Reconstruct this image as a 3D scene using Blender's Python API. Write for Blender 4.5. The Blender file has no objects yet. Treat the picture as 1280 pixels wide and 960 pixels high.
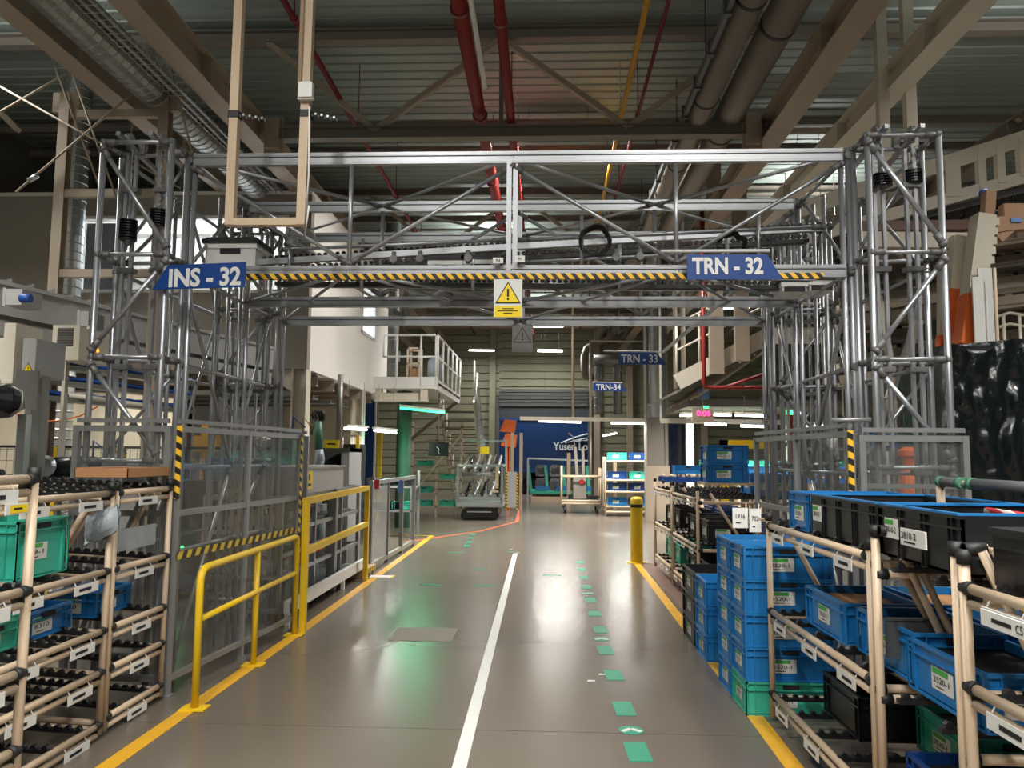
import bpy, math, random
from mathutils import Vector, Matrix
random.seed(7)
S = bpy.context.scene
COL = S.collection
# ------------------------------------------------------------ camera
FPX = 970.0; CAMZ = 1.6
_yaw = math.atan(42/970); _pit = math.atan(91/970); _rl = math.radians(.48)
_f = Vector((-math.sin(_yaw)*math.cos(_pit), math.cos(_yaw)*math.cos(_pit), math.sin(_pit)))
_r0 = Vector((math.cos(_yaw), math.sin(_yaw), 0)); _u0 = _r0.cross(_f)
_r = _r0*math.cos(_rl)+_u0*math.sin(_rl); _u = -_r0*math.sin(_rl)+_u0*math.cos(_rl)
cd = bpy.data.cameras.new('camera'); cam = bpy.data.objects.new('camera', cd); COL.objects.link(cam)
cd.sensor_width = 36; cd.lens = FPX/1280*36; cd.clip_start = .05; cd.clip_end = 200
_m = Matrix((_r, _u, -_f)).transposed().to_4x4(); _m.translation = Vector((0, 0, CAMZ)); cam.matrix_world = _m
S.camera = cam
S.view_settings.view_transform = 'Standard'; S.view_settings.look = 'None'
S.view_settings.gamma = 1; S.view_settings.use_curve_mapping = False
S.view_settings.exposure = 0.15
w = bpy.data.worlds.new('world'); S.world = w; w.use_nodes = True
w.node_tree.nodes['Background'].inputs[0].default_value = (.75, .82, 1, 1)
w.node_tree.nodes['Background'].inputs[1].default_value = .6
LAMP_W = 300; UPL = .3
# high-bay lamps of the hall plus unseen added fill lamps: x, y, length along y, strength
LAMPS = [(-1.6, .4, .8), (1.6, .4, .8), (0, -2.6, .9), (-5.5, 3.2, 1.4), (5.2, 3.2, .9), (-3.0, -3, .8), (3.4, -3, .8),
         (-7.5, 8.2, .6), (6.2, 8.5, .45), (5.5, 16, .7), (-6.5, 10.6, .3), (-.1, 28.6, .6), (.2, 12.75, 2.0), (-1.4, 19.5, .8), (3.2, -.5, .5), (6, 25, .7), (-6, 26, .7)]

def P(px, py, X=None, Y=None, Z=None):
    a = (px-640)/FPX; b = (480-py)/FPX
    d = _f+_r*a+_u*b
    t = X/d.x if X is not None else Y/d.y if Y is not None else (Z-CAMZ)/d.z
    return Vector((d.x*t, d.y*t, CAMZ+d.z*t))
def XP(px, Y, py=570): return P(px, py, Y=Y).x
def ZP(px, py, Y): return P(px, py, Y=Y).z
# ------------------------------------------------------------ materials
def lin(c): return tuple((v/12.92 if v <= .04045 else ((v+.055)/1.055)**2.4) for v in c)
def mat(name, rgb, rough=.5, metal=0, emit=0, noise=0, nscale=8, bump=0, rgb2=None, spec=.5):
    m = bpy.data.materials.new(name); m.use_nodes = True
    nt = m.node_tree; b = nt.nodes['Principled BSDF']
    c = lin([v/255 for v in rgb])
    b.inputs['Base Color'].default_value = (*c, 1); b.inputs['Roughness'].default_value = rough
    b.inputs['Metallic'].default_value = metal; b.inputs['Specular IOR Level'].default_value = spec
    if emit:
        b.inputs['Emission Color'].default_value = (*c, 1); b.inputs['Emission Strength'].default_value = emit
    tc = nt.nodes.new('ShaderNodeTexCoord'); n = nt.nodes.new('ShaderNodeTexNoise')
    nt.links.new(tc.outputs['Object'], n.inputs['Vector']); n.inputs['Scale'].default_value = nscale; n.inputs['Detail'].default_value = 4
    mx = nt.nodes.new('ShaderNodeMix'); mx.data_type = 'RGBA'
    c2 = lin([v/255 for v in rgb2]) if rgb2 else tuple(v*(1-(noise or .08)) for v in c)
    mx.inputs[6].default_value = (*c, 1); mx.inputs[7].default_value = (*c2, 1)
    nt.links.new(n.outputs['Fac'], mx.inputs[0]); nt.links.new(mx.outputs[2], b.inputs['Base Color'])
    if bump:
        bp = nt.nodes.new('ShaderNodeBump'); bp.inputs['Strength'].default_value = bump; bp.inputs['Distance'].default_value = .02
        nt.links.new(n.outputs['Fac'], bp.inputs['Height']); nt.links.new(bp.outputs[0], b.inputs['Normal'])
    return m
def stripes(name, a, b2, freq, vec=(1, 0, 1), rough=.5):
    m = mat(name, a, rough); nt = m.node_tree; b = nt.nodes['Principled BSDF']
    tc = nt.nodes.new('ShaderNodeTexCoord'); dt = nt.nodes.new('ShaderNodeVectorMath'); dt.operation = 'DOT_PRODUCT'
    dt.inputs[1].default_value = tuple(v*freq for v in vec)
    nt.links.new(tc.outputs['Object'], dt.inputs[0])
    fr = nt.nodes.new('ShaderNodeMath'); fr.operation = 'FRACT'; nt.links.new(dt.outputs['Value'], fr.inputs[0])
    gt = nt.nodes.new('ShaderNodeMath'); gt.operation = 'GREATER_THAN'; gt.inputs[1].default_value = .5; nt.links.new(fr.outputs[0], gt.inputs[0])
    mx = nt.nodes.new('ShaderNodeMix'); mx.data_type = 'RGBA'
    mx.inputs[6].default_value = (*lin([v/255 for v in a]), 1); mx.inputs[7].default_value = (*lin([v/255 for v in b2]), 1)
    nt.links.new(gt.outputs[0], mx.inputs[0]); nt.links.new(mx.outputs[2], b.inputs['Base Color'])
    return m
def clear(name, tint, fac, rough=.08, milky=.12):
    m = bpy.data.materials.new(name); m.use_nodes = True; nt = m.node_tree; nt.nodes.clear()
    o = nt.nodes.new('ShaderNodeOutputMaterial'); t = nt.nodes.new('ShaderNodeBsdfTransparent'); t.inputs[0].default_value = (*tint, 1)
    d = nt.nodes.new('ShaderNodeBsdfDiffuse'); d.inputs[0].default_value = (.6, .6, .6, 1)
    g = nt.nodes.new('ShaderNodeBsdfGlossy'); g.inputs['Roughness'].default_value = rough
    tc = nt.nodes.new('ShaderNodeTexCoord'); n = nt.nodes.new('ShaderNodeTexNoise'); n.inputs['Scale'].default_value = 2.5
    nt.links.new(tc.outputs['Object'], n.inputs['Vector'])
    bp = nt.nodes.new('ShaderNodeBump'); bp.inputs['Strength'].default_value = .25; bp.inputs['Distance'].default_value = .05
    nt.links.new(n.outputs['Fac'], bp.inputs['Height']); nt.links.new(bp.outputs[0], g.inputs['Normal'])
    a = nt.nodes.new('ShaderNodeMixShader'); a.inputs[0].default_value = milky
    b = nt.nodes.new('ShaderNodeMixShader'); b.inputs[0].default_value = fac
    nt.links.new(t.outputs[0], a.inputs[1]); nt.links.new(d.outputs[0], a.inputs[2])
    nt.links.new(a.outputs[0], b.inputs[1]); nt.links.new(g.outputs[0], b.inputs[2]); nt.links.new(b.outputs[0], o.inputs[0])
    return m
A = {}
A['alu'] = mat('anodised_aluminium', (172, 174, 179), .36, .72)
A['alud'] = mat('grey_aluminium_profile', (150, 151, 152), .42, .55)
A['clamp'] = mat('grey_joint', (112, 112, 112), .5, .3)
A['rubber'] = mat('black_rubber', (24, 25, 27), .55)
A['blackgloss'] = mat('black_gloss', (22, 23, 27), .22)
A['cream'] = mat('cream_tube', (198, 176, 150), .38, noise=.06)
A['creamp'] = mat('cream_paint', (214, 206, 190), .5)
A['beam'] = mat('beige_steel', (165, 150, 132), .6, noise=.12, nscale=3)
A['beamd'] = mat('grey_steel', (124, 117, 107), .6, noise=.12, nscale=3)
A['yellow'] = mat('yellow_paint', (228, 188, 30), .4, noise=.1)
A['yline'] = mat('yellow_floor_paint', (226, 170, 38), .42, noise=.25, nscale=12)
A['white'] = mat('white_paint', (225, 225, 222), .5)
A['wline'] = mat('white_floor_paint', (222, 222, 218), .45, noise=.15, nscale=20)
A['gline'] = mat('green_floor_tape', (12, 140, 108), .4)
A['oline'] = mat('red_floor_tape', (200, 92, 60), .5)
A['paper'] = mat('white_paper', (222, 222, 218), .7)
A['ink'] = mat('black_ink', (25, 25, 28), .7)
A['green'] = mat('green_band', (70, 170, 70), .6)
A['blue'] = mat('blue_plastic', (32, 118, 184), .36, noise=.12)
A['dblue'] = mat('dark_blue_plastic', (20, 62, 125), .36, noise=.12)
A['teal'] = mat('teal_plastic', (58, 176, 152), .38, noise=.12)
A['black'] = mat('black_plastic', (26, 27, 30), .38)
A['sign'] = mat('sign_blue', (8, 62, 134), .4)
A['signy'] = mat('sign_yellow', (242, 212, 20), .45)
A['grey'] = mat('grey_panel', (168, 168, 166), .5)
A['dgrey'] = mat('dark_grey_panel', (78, 80, 82), .5)
A['red'] = mat('red_pipe_paint', (138, 38, 34), .35)
A['dred'] = mat('dark_red_paint', (120, 30, 36), .45)
A['orange'] = mat('orange_paint', (222, 105, 40), .45)
A['ypipe'] = mat('yellow_pipe', (200, 150, 50), .4)
A['galv'] = mat('galvanised_sheet', (140, 140, 135), .42, .55, noise=.2, nscale=2)
A['duct'] = mat('galvanised_duct', (150, 152, 150), .38, .7, noise=.25, nscale=2)
A['ductbeige'] = mat('beige_duct', (142, 134, 124), .42, .3, noise=.2, nscale=2)
A['roof'] = mat('galvanised_roof_deck', (148, 160, 152), .5, .15, noise=.25, nscale=.6)
A['wall'] = mat('green_grey_wall_panel', (130, 130, 109), .55, noise=.08, nscale=1)
A['walld'] = mat('dark_wall', (104, 102, 97), .7)
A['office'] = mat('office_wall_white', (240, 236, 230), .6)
A['officeg'] = mat('office_wall_shade_side', (168, 160, 148), .65)
A['creamw'] = mat('cream_wall', (226, 214, 188), .6)
A['haz'] = stripes('hazard_tape', (236, 186, 40), (28, 26, 24), 14, (1, 0, .9))
A['hazv'] = stripes('hazard_tape_upright', (236, 186, 40), (28, 26, 24), 12, (.5, .5, 1))
A['hazy'] = stripes('hazard_tape_side', (205, 180, 60), (52, 44, 34), 9, (0, 1, -.6))
A['clear'] = clear('clear_panel', (.9, .91, .9), .05, .08, .05)
A['film'] = clear('clear_film', (.84, .86, .85), .22, .12, .3)
A['glass'] = clear('window_glass', (.85, .89, .92), .05, .03, .03)
A['card'] = mat('cardboard', (176, 128, 86), .75)
A['trailer'] = mat('trailer_blue', (14, 50, 96), .4)
A['tube'] = mat('lit_tube', (255, 250, 238), .5, emit=10)
A['tubeg'] = mat('lit_green_tube', (60, 235, 150), .5, emit=3)
A['led'] = mat('pink_led', (255, 60, 130), .5, emit=3)
A['ledg'] = mat('green_led', (60, 240, 130), .5, emit=3)
A['ledo'] = mat('orange_led', (255, 150, 50), .5, emit=3)
A['pgreen'] = mat('green_painted_steel', (70, 118, 96), .5)
A['bcable'] = mat('blue_cable', (30, 80, 165), .5)
A['foil'] = mat('black_plastic_sheet', (16, 22, 24), .2, bump=.5, nscale=9)
A['bag'] = mat('grey_plastic_bag', (150, 158, 164), .35, bump=.4, nscale=18)
A['skin'] = mat('car_part_black', (30, 31, 35), .25)
A['silver'] = mat('bright_metal', (190, 196, 198), .3, .8)
A['redt'] = mat('red_tag', (206, 40, 44), .5)
A['pblue'] = mat('pale_blue_tag', (110, 150, 215), .5)
A['brown'] = mat('brown_floor_paint', (104, 74, 62), .5)
# ------------------------------------------------------------ mesh builder
WL = {}
_txt = {}
def text_geo(s, bold):
    k = (s, bold)
    if k not in _txt:
        c = bpy.data.curves.new('t', 'FONT'); c.body = s; c.size = 1; c.offset = bold; c.resolution_u = 3
        o = bpy.data.objects.new('t', c); COL.objects.link(o); bpy.context.view_layer.update()
        me = bpy.data.meshes.new_from_object(o.evaluated_get(bpy.context.evaluated_depsgraph_get()))
        v = [x.co.copy() for x in me.vertices]; f = [tuple(p.vertices) for p in me.polygons]
        bpy.data.objects.remove(o); bpy.data.curves.remove(c); bpy.data.meshes.remove(me)
        x0 = min(a.x for a in v); x1 = max(a.x for a in v); y0 = min(a.y for a in v); y1 = max(a.y for a in v)
        v = [((a.x-x0)/(x1-x0)-.5, (a.y-y0)/(y1-y0)-.5) for a in v]
        _txt[k] = (v, f)
    return _txt[k]
class MB:
    def __init__(s): s.v = []; s.f = []; s.m = []; s.s = []
    def add(s, v, f, m=0, sm=False):
        n = len(s.v); s.v += [Vector(a) for a in v]
        for q in f: s.f.append([n+i for i in q]); s.m.append(m); s.s.append(sm)
    def box(s, a, b, m=0):
        x0, y0, z0 = (min(p, q) for p, q in zip(a, b)); x1, y1, z1 = (max(p, q) for p, q in zip(a, b))
        s.add([(x0, y0, z0), (x1, y0, z0), (x1, y1, z0), (x0, y1, z0), (x0, y0, z1), (x1, y0, z1), (x1, y1, z1), (x0, y1, z1)],
              [(3, 2, 1, 0), (4, 5, 6, 7), (0, 1, 5, 4), (1, 2, 6, 5), (2, 3, 7, 6), (3, 0, 4, 7)], m)
    def bar(s, p, q, w, h, m=0, up=(0, 0, 1)):
        p = Vector(p); q = Vector(q); d = (q-p).normalized(); up = Vector(up)
        if abs(d.dot(up)) > .98: up = Vector((0, 1, 0))
        x = d.cross(up).normalized(); y = x.cross(d)
        c = [(-w/2, -h/2), (w/2, -h/2), (w/2, h/2), (-w/2, h/2)]
        s.add([p+x*a+y*b for a, b in c]+[q+x*a+y*b for a, b in c], [(0, 1, 2, 3), (7, 6, 5, 4), (1, 0, 4, 5), (2, 1, 5, 6), (3, 2, 6, 7), (0, 3, 7, 4)], m)
    def ibeam(s, p, q, w, h, t=.02, m=0, up=(0, 0, 1)):
        p = Vector(p); q = Vector(q); u = Vector(up)*(h/2-t/2)
        s.bar(p+u, q+u, w, t, m, up); s.bar(p-u, q-u, w, t, m, up); s.bar(p, q, t, h-2*t, m, up)
    def tube(s, p, q, r, m=0, n=10, r2=None, cap=True):
        s.path([p, q], r, m, n, r2, cap)
    def path(s, pts, r, m=0, n=8, r2=None, cap=True, closed=False):
        pts = [Vector(p) for p in pts]; k = len(pts); base = len(s.v); x = None
        for i, p in enumerate(pts):
            if closed: d = pts[(i+1) % k]-pts[i-1]
            else: d = pts[min(i+1, k-1)]-pts[max(i-1, 0)]
            d = d.normalized() if d.length > 1e-9 else Vector((0, 0, 1))
            if x is None:
                up = Vector((0, 0, 1)) if abs(d.z) < .9 else Vector((0, 1, 0)); x = d.cross(up).normalized()
            else: x = (x-d*x.dot(d)).normalized()
            y = d.cross(x); rr = r if r2 is None else r+(r2-r)*i/(k-1)
            s.v += [p+(x*math.cos(2*math.pi*j/n)+y*math.sin(2*math.pi*j/n))*rr for j in range(n)]
        for i in range(k if closed else k-1):
            a = base+i*n; b = base+((i+1) % k)*n
            for j in range(n):
                s.f.append([a+j, a+(j+1) % n, b+(j+1) % n, b+j]); s.m.append(m); s.s.append(True)
        if cap and not closed:
            s.f.append([base+n-1-j for j in range(n)]); s.m.append(m); s.s.append(False)
            s.f.append([base+(k-1)*n+j for j in range(n)]); s.m.append(m); s.s.append(False)
    def lathe(s, prof, c, axis=(0, 0, 1), m=0, n=16):
        c = Vector(c); d = Vector(axis).normalized(); up = Vector((0, 0, 1)) if abs(d.z) < .9 else Vector((0, 1, 0))
        x = d.cross(up).normalized(); y = d.cross(x); b = len(s.v)
        for r, h in prof: s.v += [c+d*h+(x*math.cos(2*math.pi*j/n)+y*math.sin(2*math.pi*j/n))*r for j in range(n)]
        for i in range(len(prof)-1):
            for j in range(n):
                s.f.append([b+i*n+j, b+i*n+(j+1) % n, b+(i+1)*n+(j+1) % n, b+(i+1)*n+j]); s.m.append(m); s.s.append(False)
        s.f.append([b+n-1-j for j in range(n)]); s.m.append(m); s.s.append(False)
        s.f.append([b+(len(prof)-1)*n+j for j in range(n)]); s.m.append(m); s.s.append(False)
    def prism(s, poly, o, x, y, d, m=0):
        o = Vector(o); x = Vector(x); y = Vector(y); d = Vector(d); k = len(poly)
        s.add([o+x*a+y*b for a, b in poly]+[o+x*a+y*b+d for a, b in poly],
              [tuple(range(k-1, -1, -1)), tuple(range(k, 2*k))]+[(i, (i+1) % k, k+(i+1) % k, k+i) for i in range(k)], m)
    def text(s, t, c, x, y, wd, ht, m=0, bold=.0):
        v, f = text_geo(t, bold); c = Vector(c); x = Vector(x).normalized(); y = Vector(y).normalized()
        s.add([c+x*a*wd+y*b*ht for a, b in v], f, m)
    def rotz(s, a, c=(0, 0, 0)):
        R = Matrix.Rotation(a, 3, 'Z'); c = Vector(c); s.v = [R@(p-c)+c for p in s.v]
    def build(s, name, mats, parent=None, loc=None, local=False):
        if not isinstance(mats, (list, tuple)): mats = [mats]
        me = bpy.data.meshes.new(name)
        if parent is not None: off = Vector((0, 0, 0)) if local else WL[parent.name]
        elif loc is not None: off = Vector(loc)
        else:
            n = len(s.v); off = Vector((sum(p.x for p in s.v)/n, sum(p.y for p in s.v)/n, min(p.z for p in s.v)))
        me.from_pydata([p-off for p in s.v], [], s.f)
        for m in mats: me.materials.append(A[m] if isinstance(m, str) else m)
        me.polygons.foreach_set('material_index', s.m); me.polygons.foreach_set('use_smooth', s.s); me.update()
        o = bpy.data.objects.new(name, me); COL.objects.link(o)
        if parent is not None: o.parent = parent; WL[o.name] = WL[parent.name].copy()
        else: o.location = off; WL[o.name] = off
        return o
_labels = set()
def tag(o, label, cat, group=None):
    o['label'] = label; o['category'] = cat
    if group: o['group'] = group
    return o
def thing(name, label, cat, loc=(0, 0, 0), rz=0, group=None):
    o = bpy.data.objects.new(name, None); COL.objects.link(o); o.empty_display_size = .1
    o.location = loc; o.rotation_euler = (0, 0, rz); WL[o.name] = Vector(loc)
    return tag(o, label, cat, group)
def struct(o, label=None):
    o['kind'] = 'structure'
    if label: o['label'] = label
    return o
def dup(root, loc, rz, label, group=None):
    r = root.copy(); COL.objects.link(r); r.location = loc; r.rotation_euler = (0, 0, rz); r['label'] = label
    if group: r['group'] = group
    for ch in list(root.children):
        c = ch.copy(); COL.objects.link(c); c.parent = r
        for g in ch.children:
            d = g.copy(); COL.objects.link(d); d.parent = c
    return r
def tubep(name, p, q, r, m, parent, n=10):
    b = MB(); b.tube(p, q, r, 0, n); return b.build(name, m, parent)
ORD = ['lowest', 'second from the bottom', 'third from the bottom', 'fourth from the bottom', 'topmost']
NTH = ['first', 'second', 'third', 'fourth', 'fifth', 'sixth', 'seventh', 'eighth', 'ninth', 'tenth', 'eleventh', 'twelfth', 'thirteenth', 'fourteenth']
# ------------------------------------------------------------ room shell
XL, XR, YB, YF, ZC = -10.0, 11.0, 31.0, -7.0, 7.55
fm = mat('polished_concrete', (112, 102, 90), .24, noise=.1, nscale=.5, rgb2=(94, 86, 78))
nt = fm.node_tree; bs = nt.nodes['Principled BSDF']
n2 = nt.nodes.new('ShaderNodeTexNoise'); n2.inputs['Scale'].default_value = .7; n2.inputs['Detail'].default_value = 2
mr = nt.nodes.new('ShaderNodeMapRange'); mr.inputs[3].default_value = .2; mr.inputs[4].default_value = .3
tc = nt.nodes.new('ShaderNodeTexCoord'); nt.links.new(tc.outputs['Object'], n2.inputs['Vector'])
nt.links.new(n2.outputs['Fac'], mr.inputs[0]); nt.links.new(mr.outputs[0], bs.inputs['Roughness'])
b = MB(); ys = [YF, -1.3, 4.72, 10.6, 16.5, 22.5, 31.0, 44]
for i in range(len(ys)-1): b.box((XL-1, ys[i]+.004, -.12), (XR+1, ys[i+1]-.004, 0))
b.box((XL-1, YF, -.2), (XR+1, 44, -.02))
struct(b.build('floor', fm, loc=(0, 0, 0)))
# corrugated steel roof deck
b = MB(); y = YF; prof = []
while y < YB+.3:
    prof += [(y, ZC), (y+.19, ZC), (y+.2, ZC+.04), (y+.225, ZC+.04)]; y += .25
v = [(XL, a, h) for a, h in prof]+[(XR, a, h) for a, h in prof]; n = len(prof)
b.add(v, [(i, i+1, n+i+1, n+i) for i in range(n-1)])
b.box((XL, YF, ZC+.12), (XR, YB+.3, ZC+.2))
struct(b.build('ceiling', 'roof', loc=(0, 0, ZC)))
# back wall of horizontal ribbed panels with a truck door opening
dx0, dx1, dz = P(624, 560, Y=YB).x, P(735, 560, Y=YB).x, P(680, 512, Y=YB).z
gx0, gx1, gz = P(832, 560, Y=YB).x, P(868, 560, Y=YB).x, P(850, 530, Y=YB).z
def ribwall(b, x0, x1, z0, z1, Y):
    z = z0
    while z < z1:
        t = min(z+.27, z1); b.box((x0, Y, z), (x1, Y+.15, t)); b.box((x0, Y+.07, t), (x1, Y+.15, min(t+.04, z1))); z += .31
b = MB()
ribwall(b, XL, dx0, 0, ZC, YB); ribwall(b, dx0, dx1, dz, ZC, YB); ribwall(b, dx1, gx0, 0, ZC, YB)
ribwall(b, gx0, gx1, gz, ZC, YB); ribwall(b, gx1, XR, 0, ZC, YB)
struct(b.build('wall_back', 'wall', loc=(0, YB, 0)))
for nm, x in (('wall_left', XL), ('wall_right', XR)):
    b = MB(); b.box((x-.1 if x < 0 else x, YF, 0), (x if x < 0 else x+.1, YB+.15, ZC+.1)); struct(b.build(nm, 'walld', loc=(x, 0, 0)))
b = MB(); b.box((XL, YF-.1, 0), (XR, YF, ZC+.1)); struct(b.build('wall_front', 'walld', loc=(0, YF, 0)))
# door frame, raised roller shutter, eaves trim
b = MB()
b.box((dx0-.15, YB-.12, 0), (dx0, YB+.2, dz+.5)); b.box((dx1, YB-.12, 0), (dx1+.15, YB+.2, dz+.5)); b.box((dx0-.15, YB-.14, dz), (dx1+.15, YB+.2, dz+.12))
d = struct(b.build('door_1', 'dgrey', loc=(dx0, YB, 0)))
b = MB()
for i in range(5): b.box((dx0, YB-.22+.03*(i % 2), dz+.12+i*.14), (dx1, YB-.05, dz+.24+i*.14))
b.build('roller_shutter', 'dgrey', d)
b = MB(); b.box((gx0-.1, YB-.08, 0), (gx0, YB+.2, gz)); b.box((gx1, YB-.08, 0), (gx1+.1, YB+.2, gz)); b.box((gx0-.1, YB-.08, gz), (gx1+.1, YB+.2, gz+.12)); b.box(((gx0+gx1)/2-.06, YB, 0), ((gx0+gx1)/2+.06, YB+.1, gz))
d = struct(b.build('door_2', 'dgrey', loc=(gx0, YB, 0)))
b = MB(); b.box((gx0, YB+.04, .1), (gx1, YB+.06, gz)); b.build('pane', 'glass', d)
b = MB(); b.box((XL, YB-.35, ZP(700, 412, YB)), (XR, YB-.02, ZP(700, 405, YB))); struct(b.build('trim_1', 'beam'))
for i, px in enumerate((615, 746, 787, 880)):
    b = MB(); x = XP(px, YB); b.box((x-.12, YB-.18, 0), (x+.12, YB-.001, ZC)); struct(b.build('trim_%d' % (i+2), A['beam'] if px > 700 else A['wall']))
# loading dock beyond the door: trailer, pallet racks in the next hall
t = thing('truck_trailer', 'dark blue truck trailer with white lettering parked outside the far door', 'trailer', (0, YB+2.5, 0))
tx0, tx1 = P(600, 560, Y=YB+2.5).x, dx1+6
zb, zt = P(700, 588, Y=YB+2.5).z, P(700, 523, Y=YB+2.5).z
b = MB(); b.box((tx0, YB+2.5, zb), (tx1, YB+5, zt)); b.box((tx0, YB+2.46, zb-.1), (tx1, YB+2.5, zb+.08), 1); b.box((tx0, YB+2.46, zt-.1), (tx1, YB+2.5, zt), 1)
b.build('body', ['trailer', 'dblue'], t)
b = MB(); c = P(716.5, 558, Y=YB+2.44)
k = 2.55*(YB+2.44)/1000
b.text('Yusen Lo', c+Vector((-.12, 0, 0)), (1, 0, 0), (0, 0, 1), 43*(YB+2.4)/970, 10*(YB+2.4)/970, 0, .025)
b.build('lettering', 'white', t)
b = MB()
arc = [P(701+i*3.9, 554-12.5*math.sin(i/11*1.45), Y=YB+2.44) for i in range(12)]
b.path(arc, .035, 0, 6); arc = [P(706+i*3.4, 554-7*math.sin(i/10*1.4), Y=YB+2.44) for i in range(11)]; b.path(arc, .02, 0, 6)
b.prism([(0, 0), (1.0, .25), (.7, 0)], P(716, 552, Y=YB+2.44), (.45, 0, 0), (0, 0, .5), (0, -.02, 0)); b.prism([(0, 0), (1.0, .25), (.9, 0)], P(727, 551, Y=YB+2.44), (.4, 0, 0), (0, 0, .5), (0, -.02, 0))
b.build('emblem', 'white', t)
for x in (tx0+1.2, tx0+2.4, tx0+6):
    b = MB(); b.lathe([(.2, 0), (.45, 0), (.5, .05), (.5, .25), (.45, .3), (.2, .3)], (x, YB+2.7, .5), (0, 1, 0)); b.build('wheel', 'rubber', t)
b = MB(); b.box((tx0, YB+2.7, zb-.35), (tx1, YB+4.8, zb)); b.build('chassis', 'dgrey', t)
b = MB(); b.box((XL, YB+6.5, 0), (XR, YB+6.6, 8)); struct(b.build('wall_outside', 'dgrey'))
# ------------------------------------------------------------ floor markings
def strip(name, pts, wd, m, label, cat, group=None, h=.003):
    b = MB()
    for i in range(len(pts)-1):
        p, q = Vector((*pts[i], h/2)), Vector((*pts[i+1], h/2)); b.bar(p, q, wd, h)
    return tag(b.build(name, m), label, cat, group)
strip('floor_line', [(-2.25, 2.2), (-2.22, 7.2), (-2.27, 15.8)], .1, 'yline', 'yellow painted floor line along the left side of the aisle', 'floor line')
strip('floor_line', [(1.27, 2.2), (1.33, 6.0), (1.4, 12.1)], .1, 'yline', 'yellow painted floor line along the right side of the aisle', 'floor line')
strip('floor_line', [tuple(P(570, 975, Z=0)[:2]), tuple(P(644, 692, Z=0)[:2])], .075, 'wline', 'long white line painted down the middle of the aisle floor', 'floor line')
strip('floor_line', [(-2.6, 14.6), tuple(P(600, 664, Z=0)[:2]), tuple(P(646, 652, Z=0)[:2]), tuple(P(650, 637, Z=0)[:2])], .09, 'oline', 'thin red orange floor tape crossing the far aisle diagonally', 'floor line')
strip('floor_line', [(-5.4, 15.8), (-2.3, 15.8)], .08, 'yline', 'short yellow floor line turning left behind the clear panel fence', 'floor line')
dash = [(797, 940), (780, 886), (767, 844), (757, 813), (750, 787), (743, 767), (738, 750), (733, 734), (730, 722), (727, 712), (725, 703)]
dw = [('nearest', 'broad green floor dash at the bottom edge of the photo, nearest of the row')]
for i, (px, py) in enumerate(dash):
    c = P(px, py, Z=0); L = .27 if i < 8 else .24
    strip('floor_dash', [(c.x+.005, c.y-L/2), (c.x-.005, c.y+L/2)], .125, 'gline', 'green floor dash, %s from the camera in the long row of dashes' % NTH[i], 'floor dash', 'green floor dashes')
for i, (px, py) in enumerate([(789, 913), (752, 799), (735, 742)]):
    c = P(px, py, Z=0); b = MB()
    b.lathe([(.075, 0), (.075, .002)], (c.x, c.y, .0006), (0, 0, 1), 0, 20)
    b.bar(c+Vector((-.055, -.03, .004)), c+Vector((0, .02, .004)), .03, .003, 1); b.bar(c+Vector((.055, -.03, .004)), c+Vector((0, .02, .004)), .03, .003, 1)
    tag(b.build('floor_arrow', ['gline', 'wline']), 'white arrow on round green floor sticker, %s from the camera' % NTH[i], 'floor arrow', 'arrow stickers on the floor')
for i, (px, py, wd) in enumerate([(538, 731, 26), (605, 732, 26), (600, 712, 20), (570, 691, 22), (640, 690, 10), (690, 719, 22)]):
    c = P(px, py, Z=0); L = wd*c.y/970
    strip('floor_dash', [(c.x-L/2, c.y), (c.x+L/2, c.y)], .07, 'gline', ['worn green cross dash on the floor below the clear panel fence', 'green cross dash left of the white line start', 'green cross dash behind the other cross dashes left of the white line', 'faint green cross dash farthest left in the aisle', 'tiny green cross dash at the far end of the white line', 'green cross dash beside the row of green dashes on the right'][i], 'floor dash', 'green cross dashes')
for i in range(4):
    c = P([591, 588, 586, 583][i], [668, 673, 678, 683][i], Z=0)
    strip('floor_dash', [(c.x, c.y-.1), (c.x, c.y+.2)], .12, 'gline', 'small green dash in the short far row beside the red tape, %s from the back' % NTH[i], 'floor dash', 'far green dashes')
b = MB(); c = P(530, 793, Z=0); b.box((c.x-.28, c.y-.26, .0005), (c.x+.28, c.y+.26, .003)); tag(b.build('floor_hatch', 'beamd'), 'square grey cover plate set in the aisle floor', 'floor hatch')
b = MB(); b.box((1.46, 7.6, .0002), (1.95, 12.1, .0025)); tag(b.build('floor_patch', 'brown'), 'brown painted floor patch behind the yellow bollard', 'floor paint')
# ------------------------------------------------------------ roof steel
def lbeam(X, Z, w, h, label, m='beam', y0=2.5, y1=30.9):
    b = MB(); b.ibeam((X, y0, Z), (X, y1, Z), w, h, .022)
    y = y0+.6
    while y < y1: b.box((X-w/2, y-.012, Z-h/2+.02), (X+w/2, y+.012, Z+h/2-.02)); y += 2.4
    tag(b.build('roof_beam', m), label, 'beam', 'long roof beams')
lbeam(-5.2, 6.0, .24, .34, 'beige steel roof beam running away at the far left, over the bracing frame')
lbeam(-3.98, 6.0, .26, .36, 'beige steel roof beam right of the wire cable basket', y0=3)
lbeam(3.02, 6.0, .3, .34, 'wide beige roof beam just right of the fat ducts')
lbeam(4.05, 6.0, .26, .3, 'pale roof beam second right of the fat ducts, with a lit strip beside it', 'creamp')
lbeam(6.3, 6.0, .26, .3, 'roof beam farthest right under the hazy roof', 'beamd')
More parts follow.
